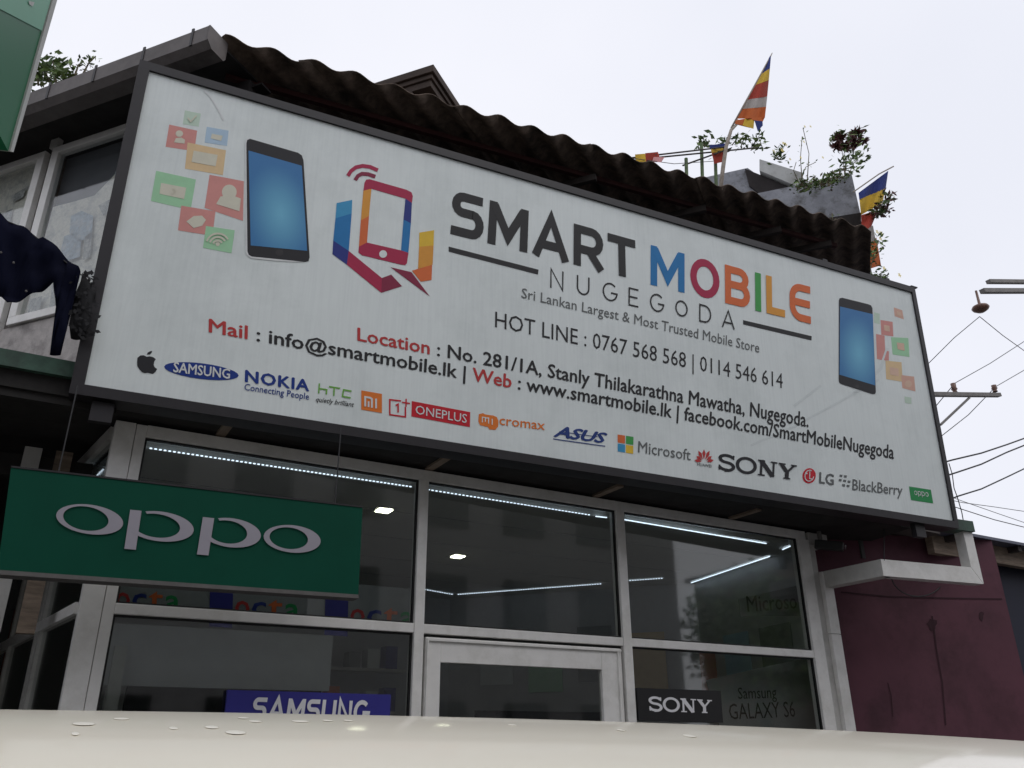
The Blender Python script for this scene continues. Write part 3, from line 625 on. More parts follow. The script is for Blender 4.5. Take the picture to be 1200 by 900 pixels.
# letters as separate raised shapes (pixel outline of each)
def ringpx(name, out, inn):
    b = B(); n = len(out)
    for k in range(n):
        k2 = (k+1) % n; b.face([OP(*out[k], .008), OP(*out[k2], .008), OP(*inn[k2], .008), OP(*inn[k], .008)])
    obj(name, b, 'oppowhite', ob)
ringpx('letter', ell(105, 609, 39.5, 17.2, 8, 40), ell(100.5, 608, 26.8, 14.0, 9, 40))
ringpx('letter', ell(342, 631.8, 33.5, 16, 6, 40), ell(338, 631.0, 22.6, 12.6, 7, 40))
for sx, top, bot, cx_, cy_, rx_, ry_ in ((153, 597.6, 644, 187, 617.2, 40, 17.4), (238, 606.2, 650.6, 270, 624.6, 35.5, 17.0)):
    b = B(); b.face([OP(sx-.5, top, .008), OP(sx+12.8, top+1.4, .008), OP(sx+6, bot+.6, .008), OP(sx-7.5, bot-.6, .008)])
    ou = ell(cx_, cy_, rx_, ry_, 7, 34, -118 - 28, 118); inn = ell(cx_-3.8, cy_-.8, rx_-12.2, ry_-3.6, 8, 34, -118-28, 118)
    for k in range(34): b.face([OP(*ou[k], .0085), OP(*ou[k+1], .0085), OP(*inn[k+1], .0085), OP(*inn[k], .0085)])
    obj('letter', b, 'oppowhite', ob)
for px in (60, 395):
    a_ = OP(px, 590, -.05); top_ = V((a_.x, a_.y, 3.45)); b = B(); b.tube([V((a_.x, a_.y, (oc[0].z))), top_], .004, 5); obj('hanging_wire', b, 'wire', ob)

# ============================================================ UPPER STOREY
D1 = V((-.616, .788, 0)); A_ = -D1; D2 = V((.788, .616, 0)); RS = .092; D2s = V((.788, .616, RS)); ER = RS*.766
G0 = oy(262, 42, -.15)
ub = thing('upper_storey', 'dark upper storey with white framed windows left of and behind the signboard', 'building', (1.5, 1.5, 3.6))
W0 = oy(245, 30, -.2)+.5*D2; WP = Plane(W0, -D2)
def wq(x, y, off=0): return WP(x, y, off)
def wpos(s, z, off=0): return V((W0.x, W0.y, 0))+D1*s+V((0, 0, z))-D2*off       # along the wall
def ws(p): return (p-W0).dot(D1)
def wbox(s0, s1, z0, z1, th=.05, off=0): b = B(); b.obox(wpos(s0, z0, off), D1*(s1-s0), D2*th, V((0, 0, z1-z0))); return b
sL, sR = ws(wq(57, 180)), ws(wq(151, 150)); 
zb0 = wq(16.7, 381.7).z; zt0 = wq(62, 177).z
# wall panels: base plaster, dark strip above windows, solid core behind the sign
obj('base_wall', wbox(-.1, 6, 3.60, zb0-.01, .15, 0), 'plaster', ub)
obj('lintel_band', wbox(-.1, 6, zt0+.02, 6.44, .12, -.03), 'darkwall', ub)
obj('wall_plate', wbox(-.1, 6, wq(90, 143).z, wq(90, 143).z+.06, .08, .03), 'pvc', ub)
# windows
s2a, s2b = ws(wq(66, 200)), .35
def window(s0, s1, z0, z1, paper, prints=()):
    fr = B()
    for a, c, d, e in ((s0, s1, z0, z0+.07), (s0, s1, z1-.07, z1), (s0, s0+.085, z0+.07, z1-.07), (s1-.085, s1, z0+.07, z1-.07)): fr.obox(wpos(a, d, .03), D1*(c-a), D2*.07, V((0, 0, e-d)))
    f = obj('window', fr, 'alu', ub, bevel=.004)
    g2 = B(); g2.obox(wpos(s0+.085, z0+.07, -.004), D1*(s1-s0-.17), D2*.005, V((0, 0, z1-z0-.14))); obj('pane', g2, 'wglass', f)
    for pts in paper:
        pb = B(); nn = 6
        pb.face([wpos(ws(wq(x, y)), wq(x, y).z, -.02-.004*k) for k, (x, y) in enumerate(pts)]); obj('newspaper', pb, M['paper'], f)
    for pts, mm in prints:
        pb = B(); pb.face([wpos(ws(wq(x, y)), wq(x, y).z, -.012) for x, y in pts]); obj('newspaper_print', pb, mm, f)
    cb = B(); cb.obox(wpos(s0+.05, z0+.05, -.09), D1*(s1-s0-.1), D2*.01, V((0, 0, z1-z0-.1))); obj('pane_backing', cb, 'pane_backing', f)  # added grey sheet behind the pane
    return f
sA = ws(wq(63, 185)); 
window(.22, sA, zb0, zt0, [[(60, 241), (85, 234), (107.6, 226.7), (128, 205), (152, 176), (150, 230), (120, 372), (15, 385), (30, 330)]], [([(82, 252), (94, 246), (108, 252), (106, 278), (90, 282), (80, 272)], 'newsblue'), ([(74, 276), (84, 272), (94, 280), (92, 300), (76, 305), (70, 292)], 'newsblue'), ([(98, 276), (107, 270), (104, 300), (96, 304)], 'newsgrey'), ([(114, 240), (128, 232), (132, 244), (120, 252)], 'newsgrey'), ([(134, 200), (141, 196), (139, 218), (132, 220)], 'newsblue'), ([(60, 330), (80, 324), (76, 356), (56, 362)], 'newsgrey'), ([(34, 350), (48, 346), (44, 368), (30, 372)], 'newsgrey')])
sB = ws(wq(55, 186)); window(sB, sB+1.5, zb0-.02, zt0-.0, [[(-60, 225), (20, 196), (50, 188), (5, 372), (-80, 395)]], [([(16, 226), (29, 219), (26, 230), (14, 236)], 'newsgrey'), ([(28, 238), (37, 233), (34, 243), (26, 247)], 'wood'), ([(0, 250), (14, 243), (10, 262), (-4, 268)], 'newsgrey')])
obj('window_post', wbox(sA+.004, sB-.004, 3.7, zt0+.5, .09, -.02), 'pvc', ub)
obj('window_post', wbox(ws(wq(74, 160))-.0, ws(wq(74, 160))+.09, zt0+.004, wq(74, 143).z, .05, .035), 'alu_old', ub)
# front wall behind the sign
Ed = (A_*.643+D2*.766).normalized()
Fp = V((W0.x, W0.y, 0))
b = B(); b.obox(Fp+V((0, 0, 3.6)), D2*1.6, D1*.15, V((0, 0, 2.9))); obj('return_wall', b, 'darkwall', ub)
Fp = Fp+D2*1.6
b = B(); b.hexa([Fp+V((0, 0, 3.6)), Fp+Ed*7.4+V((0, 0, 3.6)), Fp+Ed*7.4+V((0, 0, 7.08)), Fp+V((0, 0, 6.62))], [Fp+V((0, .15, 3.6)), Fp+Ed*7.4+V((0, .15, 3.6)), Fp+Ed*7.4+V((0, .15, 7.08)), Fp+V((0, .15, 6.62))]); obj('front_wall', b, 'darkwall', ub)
# back / side mass of the upper storey
bk0 = Fp+Ed*7.4
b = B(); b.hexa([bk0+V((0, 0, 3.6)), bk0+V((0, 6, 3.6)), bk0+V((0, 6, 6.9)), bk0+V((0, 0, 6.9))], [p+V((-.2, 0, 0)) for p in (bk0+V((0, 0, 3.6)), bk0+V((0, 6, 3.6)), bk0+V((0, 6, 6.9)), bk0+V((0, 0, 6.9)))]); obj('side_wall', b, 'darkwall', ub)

# corrugated roof: sheets laid side by side, ribs along D2, cut obliquely over the signboard
rf = thing('corrugated_roof', 'dark weathered corrugated roof with wavy eave above the signboard', 'roof', tuple(G0))
PIT_ = .2186; AMP = .028
ratio = .766/.643
def roofp(s, t, dz=0):
    jit = .006*math.sin(s*13.1)+.004*math.sin(s*29)
    return G0+A_*s+D2s*t+V((0, 0, AMP*math.cos(2*math.pi*s/PIT_-.5)+jit+dz))
ELEN = 7.3*.643
def sheet(s0, s1, k):
    b = B(); n = max(4, int((s1-s0)/PIT_*10)); cols_ = []
    dzk = .008*(k % 2)+.004
    drop = random.uniform(-.03, .05)
    for i in range(n+1):
        s = s0+(s1-s0)*i/n; t0 = max(0, s*ratio)+drop*.6; t1 = max(3.4, s*ratio+3.4)
        row = [roofp(s, t0+(t1-t0)*j/5, dzk+.012*(j > 0)) for j in range(6)]
        cols_.append(row)
    for lay in (0, -.008):
        for row in cols_: b.v += [p+V((0, 0, lay)) for p in row]
    N = len(cols_)*6
    for i in range(n):
        for j in range(5):
            a = i*6+j; b.f.append((a, a+6, a+7, a+1)); b.mi.append(0); b.f.append((N+a, N+a+1, N+a+7, N+a+6)); b.mi.append(0)
        a = i*6; b.f.append((a, N+a, N+a+6, a+6)); b.mi.append(0)
    for j in range(5):
        a = j; b.f.append((a, a+1, N+a+1, N+a)); b.mi.append(0); a = n*6+j; b.f.append((a, N+a, N+a+1, a+1)); b.mi.append(0)
    return obj('roof_sheet', b, 'asbestos', rf, smooth=True)
k = 0; s = -4.0+.0
while s < ELEN-.01:
    e_ = min(s+4*PIT_+.05, ELEN); sheet(s, e_, k); s += 4*PIT_; k += 1
# purlins parallel to the eave, rafters along D1
for off_, sz in ((.35, .05), (.95, .05)):
    a = G0+Ed*.1+V((0, off_, 0))+V((0, 0, -.075+off_*.03)); e_ = a+Ed*7.0+V((0, 0, 7.0*ER)); b = B(); b.beam(a, e_, .045, sz); obj('purlin', b, 'redsteel', rf)
for dd in (3.6, 5.0, 6.1, 6.9):
    a = G0+Ed*dd+V((0, .25, dd*ER-.14)); b = B(); b.beam(a, a+D1*1.6+V((0, 0, 0)), .05, .07); obj('rafter', b, 'bamboo', rf)
# gutter along D1 with brackets and end cap
gu = thing('gutter', 'grey box gutter with straps on the left roof edge above the windows', 'gutter', tuple(G0+D1*2))
gA = oy(245, 30, -.2)
gw, gh = .2, .19
prof = [(0, 0), (0, -gh+.05), (.05, -gh), (gw-.02, -gh), (gw, -gh+.03), (gw, -.05), (gw-.012, -.05), (gw-.014, -gh+.035), (.055, -gh+.014), (.014, -gh+.055), (.014, 0)]
b = B(); b.hexa([gA+D2*u+V((0, 0, v_)) for u, v_ in prof], [gA+D1*6+D2*u+V((0, 0, v_)) for u, v_ in prof]); obj('trough', b, 'pvc', gu)
b = B(); ep = [(0, 0), (0, -gh+.05), (.05, -gh), (gw-.02, -gh), (gw, -gh+.03), (gw, 0)]
b.hexa([gA-D1*.012+D2*u*1.02+V((0, 0, v_*1.02+.004)) for u, v_ in ep], [gA+D1*.004+D2*u*1.02+V((0, 0, v_*1.02+.004)) for u, v_ in ep]); obj('end_cap', b, 'pvc', gu)
for sp in (.14, .62, 1.12, 1.62, 2.3, 3.0): b = B(); b.obox(gA+D1*sp-D2*.006+V((0, 0, -gh+.045)), D1*.022, D2*.01, V((0, 0, gh-.02))); obj('strap', b, 'frame', gu)
# soffit boards under the left eave
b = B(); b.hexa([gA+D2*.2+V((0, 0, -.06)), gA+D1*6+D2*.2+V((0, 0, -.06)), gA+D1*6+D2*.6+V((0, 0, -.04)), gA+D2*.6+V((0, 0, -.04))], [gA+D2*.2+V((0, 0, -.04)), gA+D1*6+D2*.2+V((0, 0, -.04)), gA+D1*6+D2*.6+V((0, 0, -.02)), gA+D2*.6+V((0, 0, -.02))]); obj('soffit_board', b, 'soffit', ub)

# small higher roof corner showing over the wavy edge
hp = V(oy(508, 75, 1.2)); hr = thing('upper_roof_corner', 'brown moulded corner of a higher roof poking above the wavy roof edge', 'roof', tuple(hp))
b = B()
for k_, (o_, z0_, z1_) in enumerate(((0, -.10, 0), (.03, -.16, -.10), (.055, -.25, -.16))): b.obox(hp+D1*o_+D2*o_+V((0, 0, z0_)), D1*1.4, D2*1.4, V((0, 0, z1_-z0_)))
obj('fascia_moulding', b, 'roofbrown', hr, bevel=.006)
b = B(); b.obox(hp+D1*.25+D2*.25+V((0, 0, -1.3)), D1*1.1, D2*1.1, V((0, 0, 1.049))); obj('wall', b, 'darkwall', hr)
b = B(); tp = oy(478, 112, .6); b.lathe(tp, D2, [(.055, -.0), (.055, .25), (.04, .25), (.04, 0), (.055, 0)], 14); tag(obj('ridge_tile', b, 'roofbrown'), 'round brown clay tile end below the higher roof corner', 'roof tile')

# ============================================================ CONCRETE PARAPET (right, behind the roof)
YP = 1.9
PP = Plane(oy(998, 204, YP), -D2)       # its face runs along D1
pc = thing('concrete_parapet', 'weathered grey concrete parapet with plants behind the right end of the corrugated roof', 'parapet', tuple(oy(998, 260, YP)))
f0 = [PP(998, 204), PP(1008.5, 251), PP(968, 258), PP(900, 262), PP(845, 262), PP(848, 234), PP(890, 226)]
b = B(); b.hexa(f0, [p+D2*.5 for p in f0]); obj('parapet_wall', b, 'concrete', pc)
f1 = [PP(874, 187.5, -.25), PP(905, 209, -.25), PP(900, 262, -.25), PP(770, 262, -.25), PP(805, 203, -.25)]
b = B(); b.hexa(f1, [p+D2*.3 for p in f1]); obj('parapet_wall', b, 'concrete', pc)
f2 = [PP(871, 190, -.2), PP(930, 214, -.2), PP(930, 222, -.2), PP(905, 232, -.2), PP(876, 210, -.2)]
b = B(); b.hexa(f2, [p+D2*.1 for p in f2]); obj('recess_shade', b, 'darkwall', pc)  # dark block puts the shade of the recess into colour
f3 = [PP(889, 181.5, -.12), PP(940, 197.5, -.12), PP(934.5, 214.5, -.12), PP(889, 195.5, -.12)]
b = B(); b.hexa(f3, [p+D2*.45+V((0, 0, .01)) for p in f3]); obj('cover_slab', b, 'slab', pc, bevel=.01)
f4 = [PP(966, 259, .03), PP(1009, 252, .03), PP(1009.5, 330, .03), PP(960, 330, .03)]
b = B(); b.hexa([p-D2*.05 for p in f4], [p+D2*.3 for p in f4]); obj('lower_wall', b, 'darkwall', pc)
pr_, pl_ = PP(1008, 252), PP(845, 262); zt_p = pr_.z-.03
b = B(); b.obox(V((pr_.x, pr_.y, .12))+D2*.04, D1*((pl_-pr_).dot(D1)), D2*2.2, V((0, 0, zt_p-.12))); obj('building_core', b, 'concrete', pc)

# railing poles behind the roof
rl = thing('roof_railing', 'thin dark pole railing with short posts behind the wavy roof, left of the parapet', 'railing', tuple(oy(838, 195, 1.7)))
for (a, c) in (((740, 185), (852, 172)), ((745, 187), (888, 173)), ((800, 194), (850, 176))):
    b = B(); b.tube([oy(*a, 1.7), oy(*c, 1.5)], .012, 6); obj('pole', b, 'bamboo', rl)
for (x, y0, y1) in ((804, 186, 204), (822, 168, 196), (838, 176, 194)):
    b = B(); b.tube([oy(x, y0, 1.66), oy(x+2, y1+45, 1.66)], .028, 6); obj('post', b, 'stick' if 0 else 'leafdark', rl)
b = B(); b.tube([oy(700, 180, 1.6), oy(790, 192, 1.6), oy(850, 188, 1.6)], .005, 5); obj('cord', b, 'wire', rl)

# ============================================================ PLANTS
def leafy(name, label, stems, nleaf, size, mats, spread, seed, flowers=0, cat='plant'):
    rnd = random.Random(seed); root = stems[0][0]; t = thing(name, label, cat, tuple(root))
    sb = B(); lb = B(); fb = B()
    for st in stems:
        pts = [V(p) for p in st]; sb.tube(pts, [.010]+[.006]*(len(pts)-1), 5)
    for k in range(nleaf):
        st = rnd.choice(stems); u = rnd.random()**.7*(len(st)-1); i = min(int(u), len(st)-2); p = V(st[i]).lerp(V(st[i+1]), u-i)
        p = p+V((rnd.gauss(0, 1), rnd.gauss(0, 1), rnd.gauss(0, .8)))*spread
        d = V((rnd.gauss(0, 1), rnd.gauss(0, 1), rnd.uniform(-.3, 1.1))).normalized(); s_ = d.cross(V((rnd.gauss(0, 1), rnd.gauss(0, 1), rnd.gauss(0, 1)))).normalized()
        L = size*rnd.uniform(.6, 1.3); wd = L*.2; mi = rnd.randrange(len(mats)); cup = d.cross(s_)*L*.06
        lb.face([p, p+d*L*.5+s_*wd, p+d*L, p+d*L*.5-s_*wd+cup], mi)
    for k in range(flowers):
        st = rnd.choice(stems); p = V(st[-1])+V((rnd.gauss(0, 1), rnd.gauss(0, 1), rnd.gauss(0, 1)))*spread*1.6
        for j in range(5):
            a = 2*math.pi*j/5; x = V((math.cos(a), 0, math.sin(a))); y = V((-math.sin(a), 0, math.cos(a))); fb.face([p, p+x*size*.3+y*size*.15, p+x*size*.5, p+x*size*.3-y*size*.15])
    obj('stem', sb, 'stem', t); obj('foliage', lb, mats, t)
    if flowers: obj('flower', fb, 'flower', t)
    return t
def st(*pts, Y=1.9): return [oy(x, y, Y) for x, y in pts]
leafy('gutter_plant', 'bushy green weed growing in the gutter beside the green panel', [st((60, 100), (52, 82), (48, 75), Y=1.5), st((66, 98), (64, 84), (62, 72), Y=1.4), st((75, 96), (72, 82), Y=1.3), st((45, 100), (44, 88), (42, 80), Y=1.6)], 260, .085, ['leafdark', 'leaf'], .045, 3)
leafy('gutter_plant', 'small sprig with round leaves growing in the gutter near its middle', [st((88, 88), (92, 76), (98, 72), Y=1.0), st((98, 86), (104, 74), (112, 66), Y=1.0)], 46, .05, ['leaf', 'leafdark'], .035, 4)
YQ = 1.95
leafy('roof_plant', 'tall plant with maroon leaf rosettes growing on the concrete parapet', [st((990, 206), (992, 188), (1002, 168), (1004, 155)), st((990, 206), (988, 185), (985, 165), (984, 158)), st((994, 206), (1000, 192), (1010, 180))], 240, .12, ['leafdark', 'leaf'], .075, 5)
t_pl = thing('leaf_rosette', 'maroon leaf rosettes at the top of the parapet plant', 'plant', tuple(oy(1004, 160, 1.9)))
lb = B(); rnd = random.Random(9)
for cx_, cy_, rr_ in ((984, 163, .13), (980, 172, .12), (990, 172, .12), (1004, 157, .13), (1012, 165, .11), (1002, 170, .11), (998, 163, .1)):
    c_ = oy(cx_, cy_, 1.9)
    for k in range(60):
        d = V((rnd.gauss(0, 1), rnd.gauss(0, 1), rnd.gauss(.3, .8))).normalized(); s_ = d.cross(V((rnd.gauss(0, 1), rnd.gauss(0, 1), rnd.gauss(0, 1)))).normalized()
        L = rr_*rnd.uniform(.7, 1.4); lb.face([c_, c_+d*L*.5+s_*L*.2, c_+d*L, c_+d*L*.5-s_*L*.2], rnd.randrange(2))
obj('foliage', lb, ['leafred', 'leafred'], t_pl)
leafy('roof_plant', 'green tufts and moss along the top edge of the right parapet', [st((935, 222), (945, 214)), st((950, 220), (962, 212)), st((965, 218), (975, 208)), st((978, 214), (985, 204))], 420, .09, ['leaf', 'stem', 'leafdark'], .06, 6)
leafy('roof_plant', 'thin bare twigs with yellow flowers between slab and parapet', [st((940, 212), (938, 185), (940, 160)), st((946, 212), (948, 180), (941, 150)), st((938, 212), (944, 196), (956, 190)), st((936, 214), (930, 200), (933, 190))], 30, .06, ['leaf'], .05, 7, flowers=6)
leafy('climbing_vine', 'leafy vine climbing over the railing behind the flag stick', [st((826, 172), (824, 164)), st((840, 178), (846, 168)), st((858, 170), (863, 163)), st((868, 172), (873, 160)), st((884, 168), (889, 160), (893, 172)), st((880, 176), (892, 168))], 170, .12, ['leaf', 'leafdark'], .055, 8)
leafy('climbing_vine', 'yellow flowered sprig at the left end of the tilted cover slab', [st((908, 184), (912, 178), (918, 174)), st((910, 186), (914, 182))], 80, .09, ['leaf', 'leafdark'], .05, 10, flowers=4)
leafy('wall_creeper', 'green creeper with yellow flowers hanging beside the orange end of the right flag', [st((1010, 332), (1014, 304), (1020, 290), Y=1.5), st((1016, 330), (1024, 300), (1030, 282), Y=1.5), st((1014, 332), (1024, 326), (1034, 322), Y=1.5), st((1008, 330), (1009, 300), (1012, 285), Y=1.5)], 300, .09, ['leaf', 'leafdark'], .065, 11, flowers=7)
leafy('wall_creeper', 'dark spiky plant sticking out in front of the right flag', [st((1024, 250), (1034, 240), (1045, 228), Y=1.5), st((1026, 252), (1040, 246), Y=1.5)], 170, .12, ['leafdark', 'leafred'], .055, 12)
leafy('wall_creeper', 'small dry weed on the face of the right parapet', [st((975, 250), (976, 262), (984, 275), Y=1.75), st((985, 262), (996, 280), (1004, 290), Y=1.7)], 110, .06, ['stem', 'leafdark'], .04, 13)

# ============================================================ FLAGS
def strip(b, p4, mi, n=8, m_=3, amp=.03, Y=1.4, ph=0):
    """quad of photo pixels TL TR BR BL, rippled in depth"""
    i0 = len(b.v)
    for i in range(n+1):
        for j in range(m_+1):
            q = bil([(x, y, 0) for x, y in p4], i/n, 1-j/m_)
            b.v.append(oy(q.x, q.y, Y+amp*math.sin(q.x*.35+q.y*.12+ph)))
    for i in range(n):
        for j in range(m_): a = i0+i*(m_+1)+j; b.f.append((a, a+m_+1, a+m_+2, a+1)); b.mi.append(mi)
FM = ['fblue', 'fyellow', 'fred', 'fwhite', 'forng']
f1 = thing('buddhist_flag', 'five colour striped flag hanging limp from the top of the tall bent stick', 'flag', tuple(oy(848, 190, 1.4)))
b = B(); b.tube([oy(842, 240, 1.4), oy(848, 192, 1.4), oy(851, 172, 1.4), oy(857, 152, 1.4), oy(863, 146, 1.4)], [.03, .03, .028, .024, .02], 7); b.tube([oy(857, 150, 1.4), oy(880, 108, 1.4), oy(903, 66, 1.4), oy(905, 62, 1.4)], [.014, .012, .01, .006], 6); obj('stick', b, 'stick', f1, smooth=True)
b = B()
L0, L1 = V((902, 65)), V((862, 143)); R0, R1 = V((904, 66)), V((893.5, 150))
cut = [0, .3, .42, .62, .76, 1]
Lp = lambda u: (902-40*u, 66+77*u); Rp = lambda u: (903.5+.5*math.sin(u*3)-9*u, 66+87*u)
segs = [(0, .28, 0), (.28, .44, 1), (.44, .66, 2), (.66, .80, 3), (.80, .95, 4)]
for u0, u1, mi in segs: strip(b, [Lp(u0), Rp(max(0, u0-.12)), Rp(u1-.12), Lp(u1)], mi, 5, 4, .07, 1.4, u0)
strip(b, [Lp(.95), (876, 148), (879, 150), (863, 146)], 4, 3, 2, .02, 1.4)
strip(b, [(873, 139), (884, 141), (883, 151), (870, 147)], 1, 3, 3, .02, 1.385); strip(b, [(884, 141), (893.6, 142), (894, 147), (888, 154)], 0, 3, 3, .02, 1.385)
strip(b, [(862.5, 141), (873, 139), (870, 147), (861, 145)], 4, 3, 2, .02, 1.39); strip(b, [(873, 137.6), Rp(.82), (893.6, 143), (873, 140)], 4, 4, 2, .02, 1.392)
obj('cloth', b, FM, f1, smooth=True)
f2 = thing('buddhist_flag', 'five colour striped flag hanging at the far right roof corner beside the creeper', 'flag', tuple(oy(1012, 330, 1.7)))
b = B(); b.tube([oy(1000, 225, 1.7), oy(1030, 204, 1.65), oy(1047, 195, 1.62)], .012, 6); obj('stick', b, 'stick', f2)
b = B()
strip(b, [(1006, 226), (1041, 200), (1038, 221), (1007, 234)], 0, 8, 4, .07, 1.66); strip(b, [(1007, 233.5), (1038, 220.5), (1034, 238), (1009, 252)], 1, 8, 4, .07, 1.66)
strip(b, [(1009, 252), (1029, 246), (1021, 266), (1010, 272)], 2, 6, 4, .07, 1.66); strip(b, [(1010, 272), (1023, 264), (1026, 280), (1011, 300)], 3, 6, 4, .07, 1.66); strip(b, [(1012, 296), (1027, 278), (1032.5, 311), (1016, 316)], 4, 6, 4, .07, 1.66)
obj('cloth', b, FM, f2, smooth=True)
b = B(); strip(b, [(832, 171), (849, 168), (846, 190), (837, 192)], 2, 5, 4, .02, 1.55); strip(b, [(831, 170), (850, 168), (849, 173), (832, 174)], 0, 5, 2, .02, 1.54); strip(b, [(833, 174), (848, 173), (847, 178), (834, 179)], 1, 5, 2, .02, 1.545)
tag(obj('flag_scrap', b, FM, smooth=True), 'small folded flag scrap tied on the railing left of the bent stick', 'flag')
b = B(); strip(b, [(744, 181), (756, 180), (757, 190), (746, 192)], 1, 4, 3, .03, 1.62); strip(b, [(756, 179.5), (771, 178), (774, 187), (757, 190)], 2, 5, 3, .03, 1.62); strip(b, [(766, 184), (779, 184), (775, 190), (764, 190)], 5, 4, 3, .03, 1.6)
tag(obj('rag', b, FM+['pink'], smooth=True), 'yellow and red rag tied at the left end of the roof railing', 'cloth')

# ============================================================ CLOTHES in front of the left windows
YC = -.42
def garment(name, label, pts, holes, m, Y, cat, th=.006):
    me_b = B()
    bm = bmesh.new(); vs = [bm.verts.new(oy(x, y, Y)) for x, y in pts]; f = bm.faces.new(vs)
    bmesh.ops.triangulate(bm, faces=[f]); bmesh.ops.subdivide_edges(bm, edges=bm.edges[:], cuts=5, use_grid_fill=True); bmesh.ops.triangulate(bm, faces=bm.faces[:])
    bd = {v for v in bm.verts if v.is_boundary}
    for v in bm.verts: v.co.y += .020*math.sin(v.co.x*46+v.co.z*14)+.012*math.sin(v.co.z*37-v.co.x*20)
    ex = bmesh.ops.solidify(bm, geom=bm.faces[:], thickness=th)
    me = bpy.data.meshes.new(name); bm.normal_update(); bm.to_mesh(me); bm.free(); me.materials.append(M[m])
    for p in me.polygons: p.use_smooth = True
    o = bpy.data.objects.new(name, me); COL.objects.link(o); return tag(o, label, cat)
Cc = lambda pts: cv(0, 180, .3333, pts)
gar = garment('hanging_trousers', 'navy garment with small buttons hanging on the line before the left windows', Cc([(-60, 190), (0, 215), (60, 250), (130, 295), (150, 292), (200, 330), (240, 370), (275, 405), (282, 425), (272, 450), (252, 520), (238, 600), (226, 650), (213, 710), (175, 706), (183, 640), (196, 540), (196, 480), (186, 456), (150, 478), (100, 500), (60, 520), (25, 530), (6, 505), (-60, 470)]), [], 'navy', YC, 'clothes')
for x, y in ((48, 384), (92, 484), (3, 348)):
    p = oy(*Cc([(x, y)])[0], YC-.06); b = B(); b.lathe(p, (0, -1, 0), [(.0, .008), (.006, .006), (.007, 0)], 10); o = obj('button', b, 'pave'); o.parent = gar
lace = garment('lace_garment', 'black lacy garment hanging between the navy clothes and the signboard edge', Cc([(288, 428), (318, 450), (338, 470), (334, 520), (318, 560), (312, 610), (300, 655), (250, 645), (242, 600), (254, 540), (266, 490), (282, 455)]), [], 'lace', YC+.05, 'clothes', .012)
rnd = random.Random(5); b = B()
for k in range(90):
    cx_, cy_ = rnd.uniform(85, 112), rnd.uniform(322, 396); p = oy(cx_, cy_, YC+.0+rnd.uniform(-.02, .02)); a = rnd.uniform(0, 6.3); L = rnd.uniform(.02, .045); d = V((math.cos(a), .2, math.sin(a))); s_ = V((-math.sin(a), .1, math.cos(a)))
    b.face([p, p+d*L*.5+s_*L*.3, p+d*L, p+d*L*.5-s_*L*.3])
o = obj('lace_frill', b, 'lace'); o.parent = lace; o['kind'] = 'stuff'
b = B(); b.tube([oy(-40, 240, YC+.02), oy(30, 268, YC+.02), oy(95, 322, YC+.02), oy(130, 335, -.3)], .004, 5); tag(obj('clothes_line', b, 'wire'), 'thin line carrying the clothes left of the signboard', 'clothes line')
b = B(); b.beam(oy(92, 322, YC+.06), oy(80, 372, YC+.06), .014, .014); tag(obj('white_peg_bar', b, 'alu'), 'short white hanger bar beside the black lace garment', 'hanger')

# ============================================================ LEFT: green panel near the camera
gp_n = V((math.cos(R(18)), -math.sin(R(18)), 0)); gpP = Plane(oy(12, 175, -3.0), gp_n)
gs = thing('green_panel_sign', 'green sign panel with mint corner and white edge at the top left', 'sign', tuple(gpP(12, 175)))
c_ = [gpP(-260, -420), gpP(86, -90), gpP(10, 177), gpP(-90, 60)]
b = B(); b.face([gpP(-60, -60), gpP(76, -60), gpP(9.5, 177), gpP(-60, 46)]); b2 = [p-gpP.n*.12 for p in (gpP(-60, -60), gpP(76, -60), gpP(9.5, 177), gpP(-60, 46))]
b = B(); b.hexa([gpP(-60, -60), gpP(76, -60), gpP(9.5, 177), gpP(-60, 46)], b2); obj('panel_face', b, 'panelgreen', gs)
b = B(); b.hexa([gpP(76, -60, .006), gpP(82, -60, .006), gpP(13.2, 178, .006), gpP(9.5, 177, .006)], [gpP(76, -60, -.13), gpP(82, -60, -.13), gpP(13.2, 178, -.13), gpP(9.5, 177, -.13)]); obj('edge_trim', b, 'slab', gs)
b = B(); b.face([gpP(-60, -60, .003), gpP(75.5, -60, .003), gpP(48, 36, .003), gpP(0, 11, .003), gpP(-60, -18, .003)]); obj('mint_print', b, 'mint', gs)
b = B(); b.face([gpP(31, 1, .006), gpP(38, 2, .006), gpP(36, 7, .006), gpP(32, 5, .006)]); obj('print_mark', b, 'slab', gs)
b = B(); b.box((-1.2, -3.4, 0), (-1.1, -3.3, 5.2)); o = obj('sign_post', b, 'pole', gs)

# ============================================================ LEFT lower background
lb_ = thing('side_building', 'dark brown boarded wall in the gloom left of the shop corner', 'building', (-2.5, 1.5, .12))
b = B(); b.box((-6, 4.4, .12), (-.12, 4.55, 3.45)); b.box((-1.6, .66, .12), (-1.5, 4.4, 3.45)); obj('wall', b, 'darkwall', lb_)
for k in range(7): b = B(); xx = -6+k*.62; b.box((xx, .6, 2.75), (xx+.6, .63, 3.15)) ; obj('board', b, 'wood', lb_)
b = B(); b.box((-6, .58, 3.16), (.25, .64, 3.30)); obj('beam', b, 'soffit', lb_)
for xx in (-.16, .02): b = B(); b.box((xx, .55, 2.2), (xx+.1, .62, 3.35)); obj('stud', b, 'alu_old' if xx < 0 else 'wood', lb_)
b = B(); b.box((-.75, .64, .12), (-.2, .66, 3.16)); obj('panel', b, 'iwall', lb_) if 0 else None

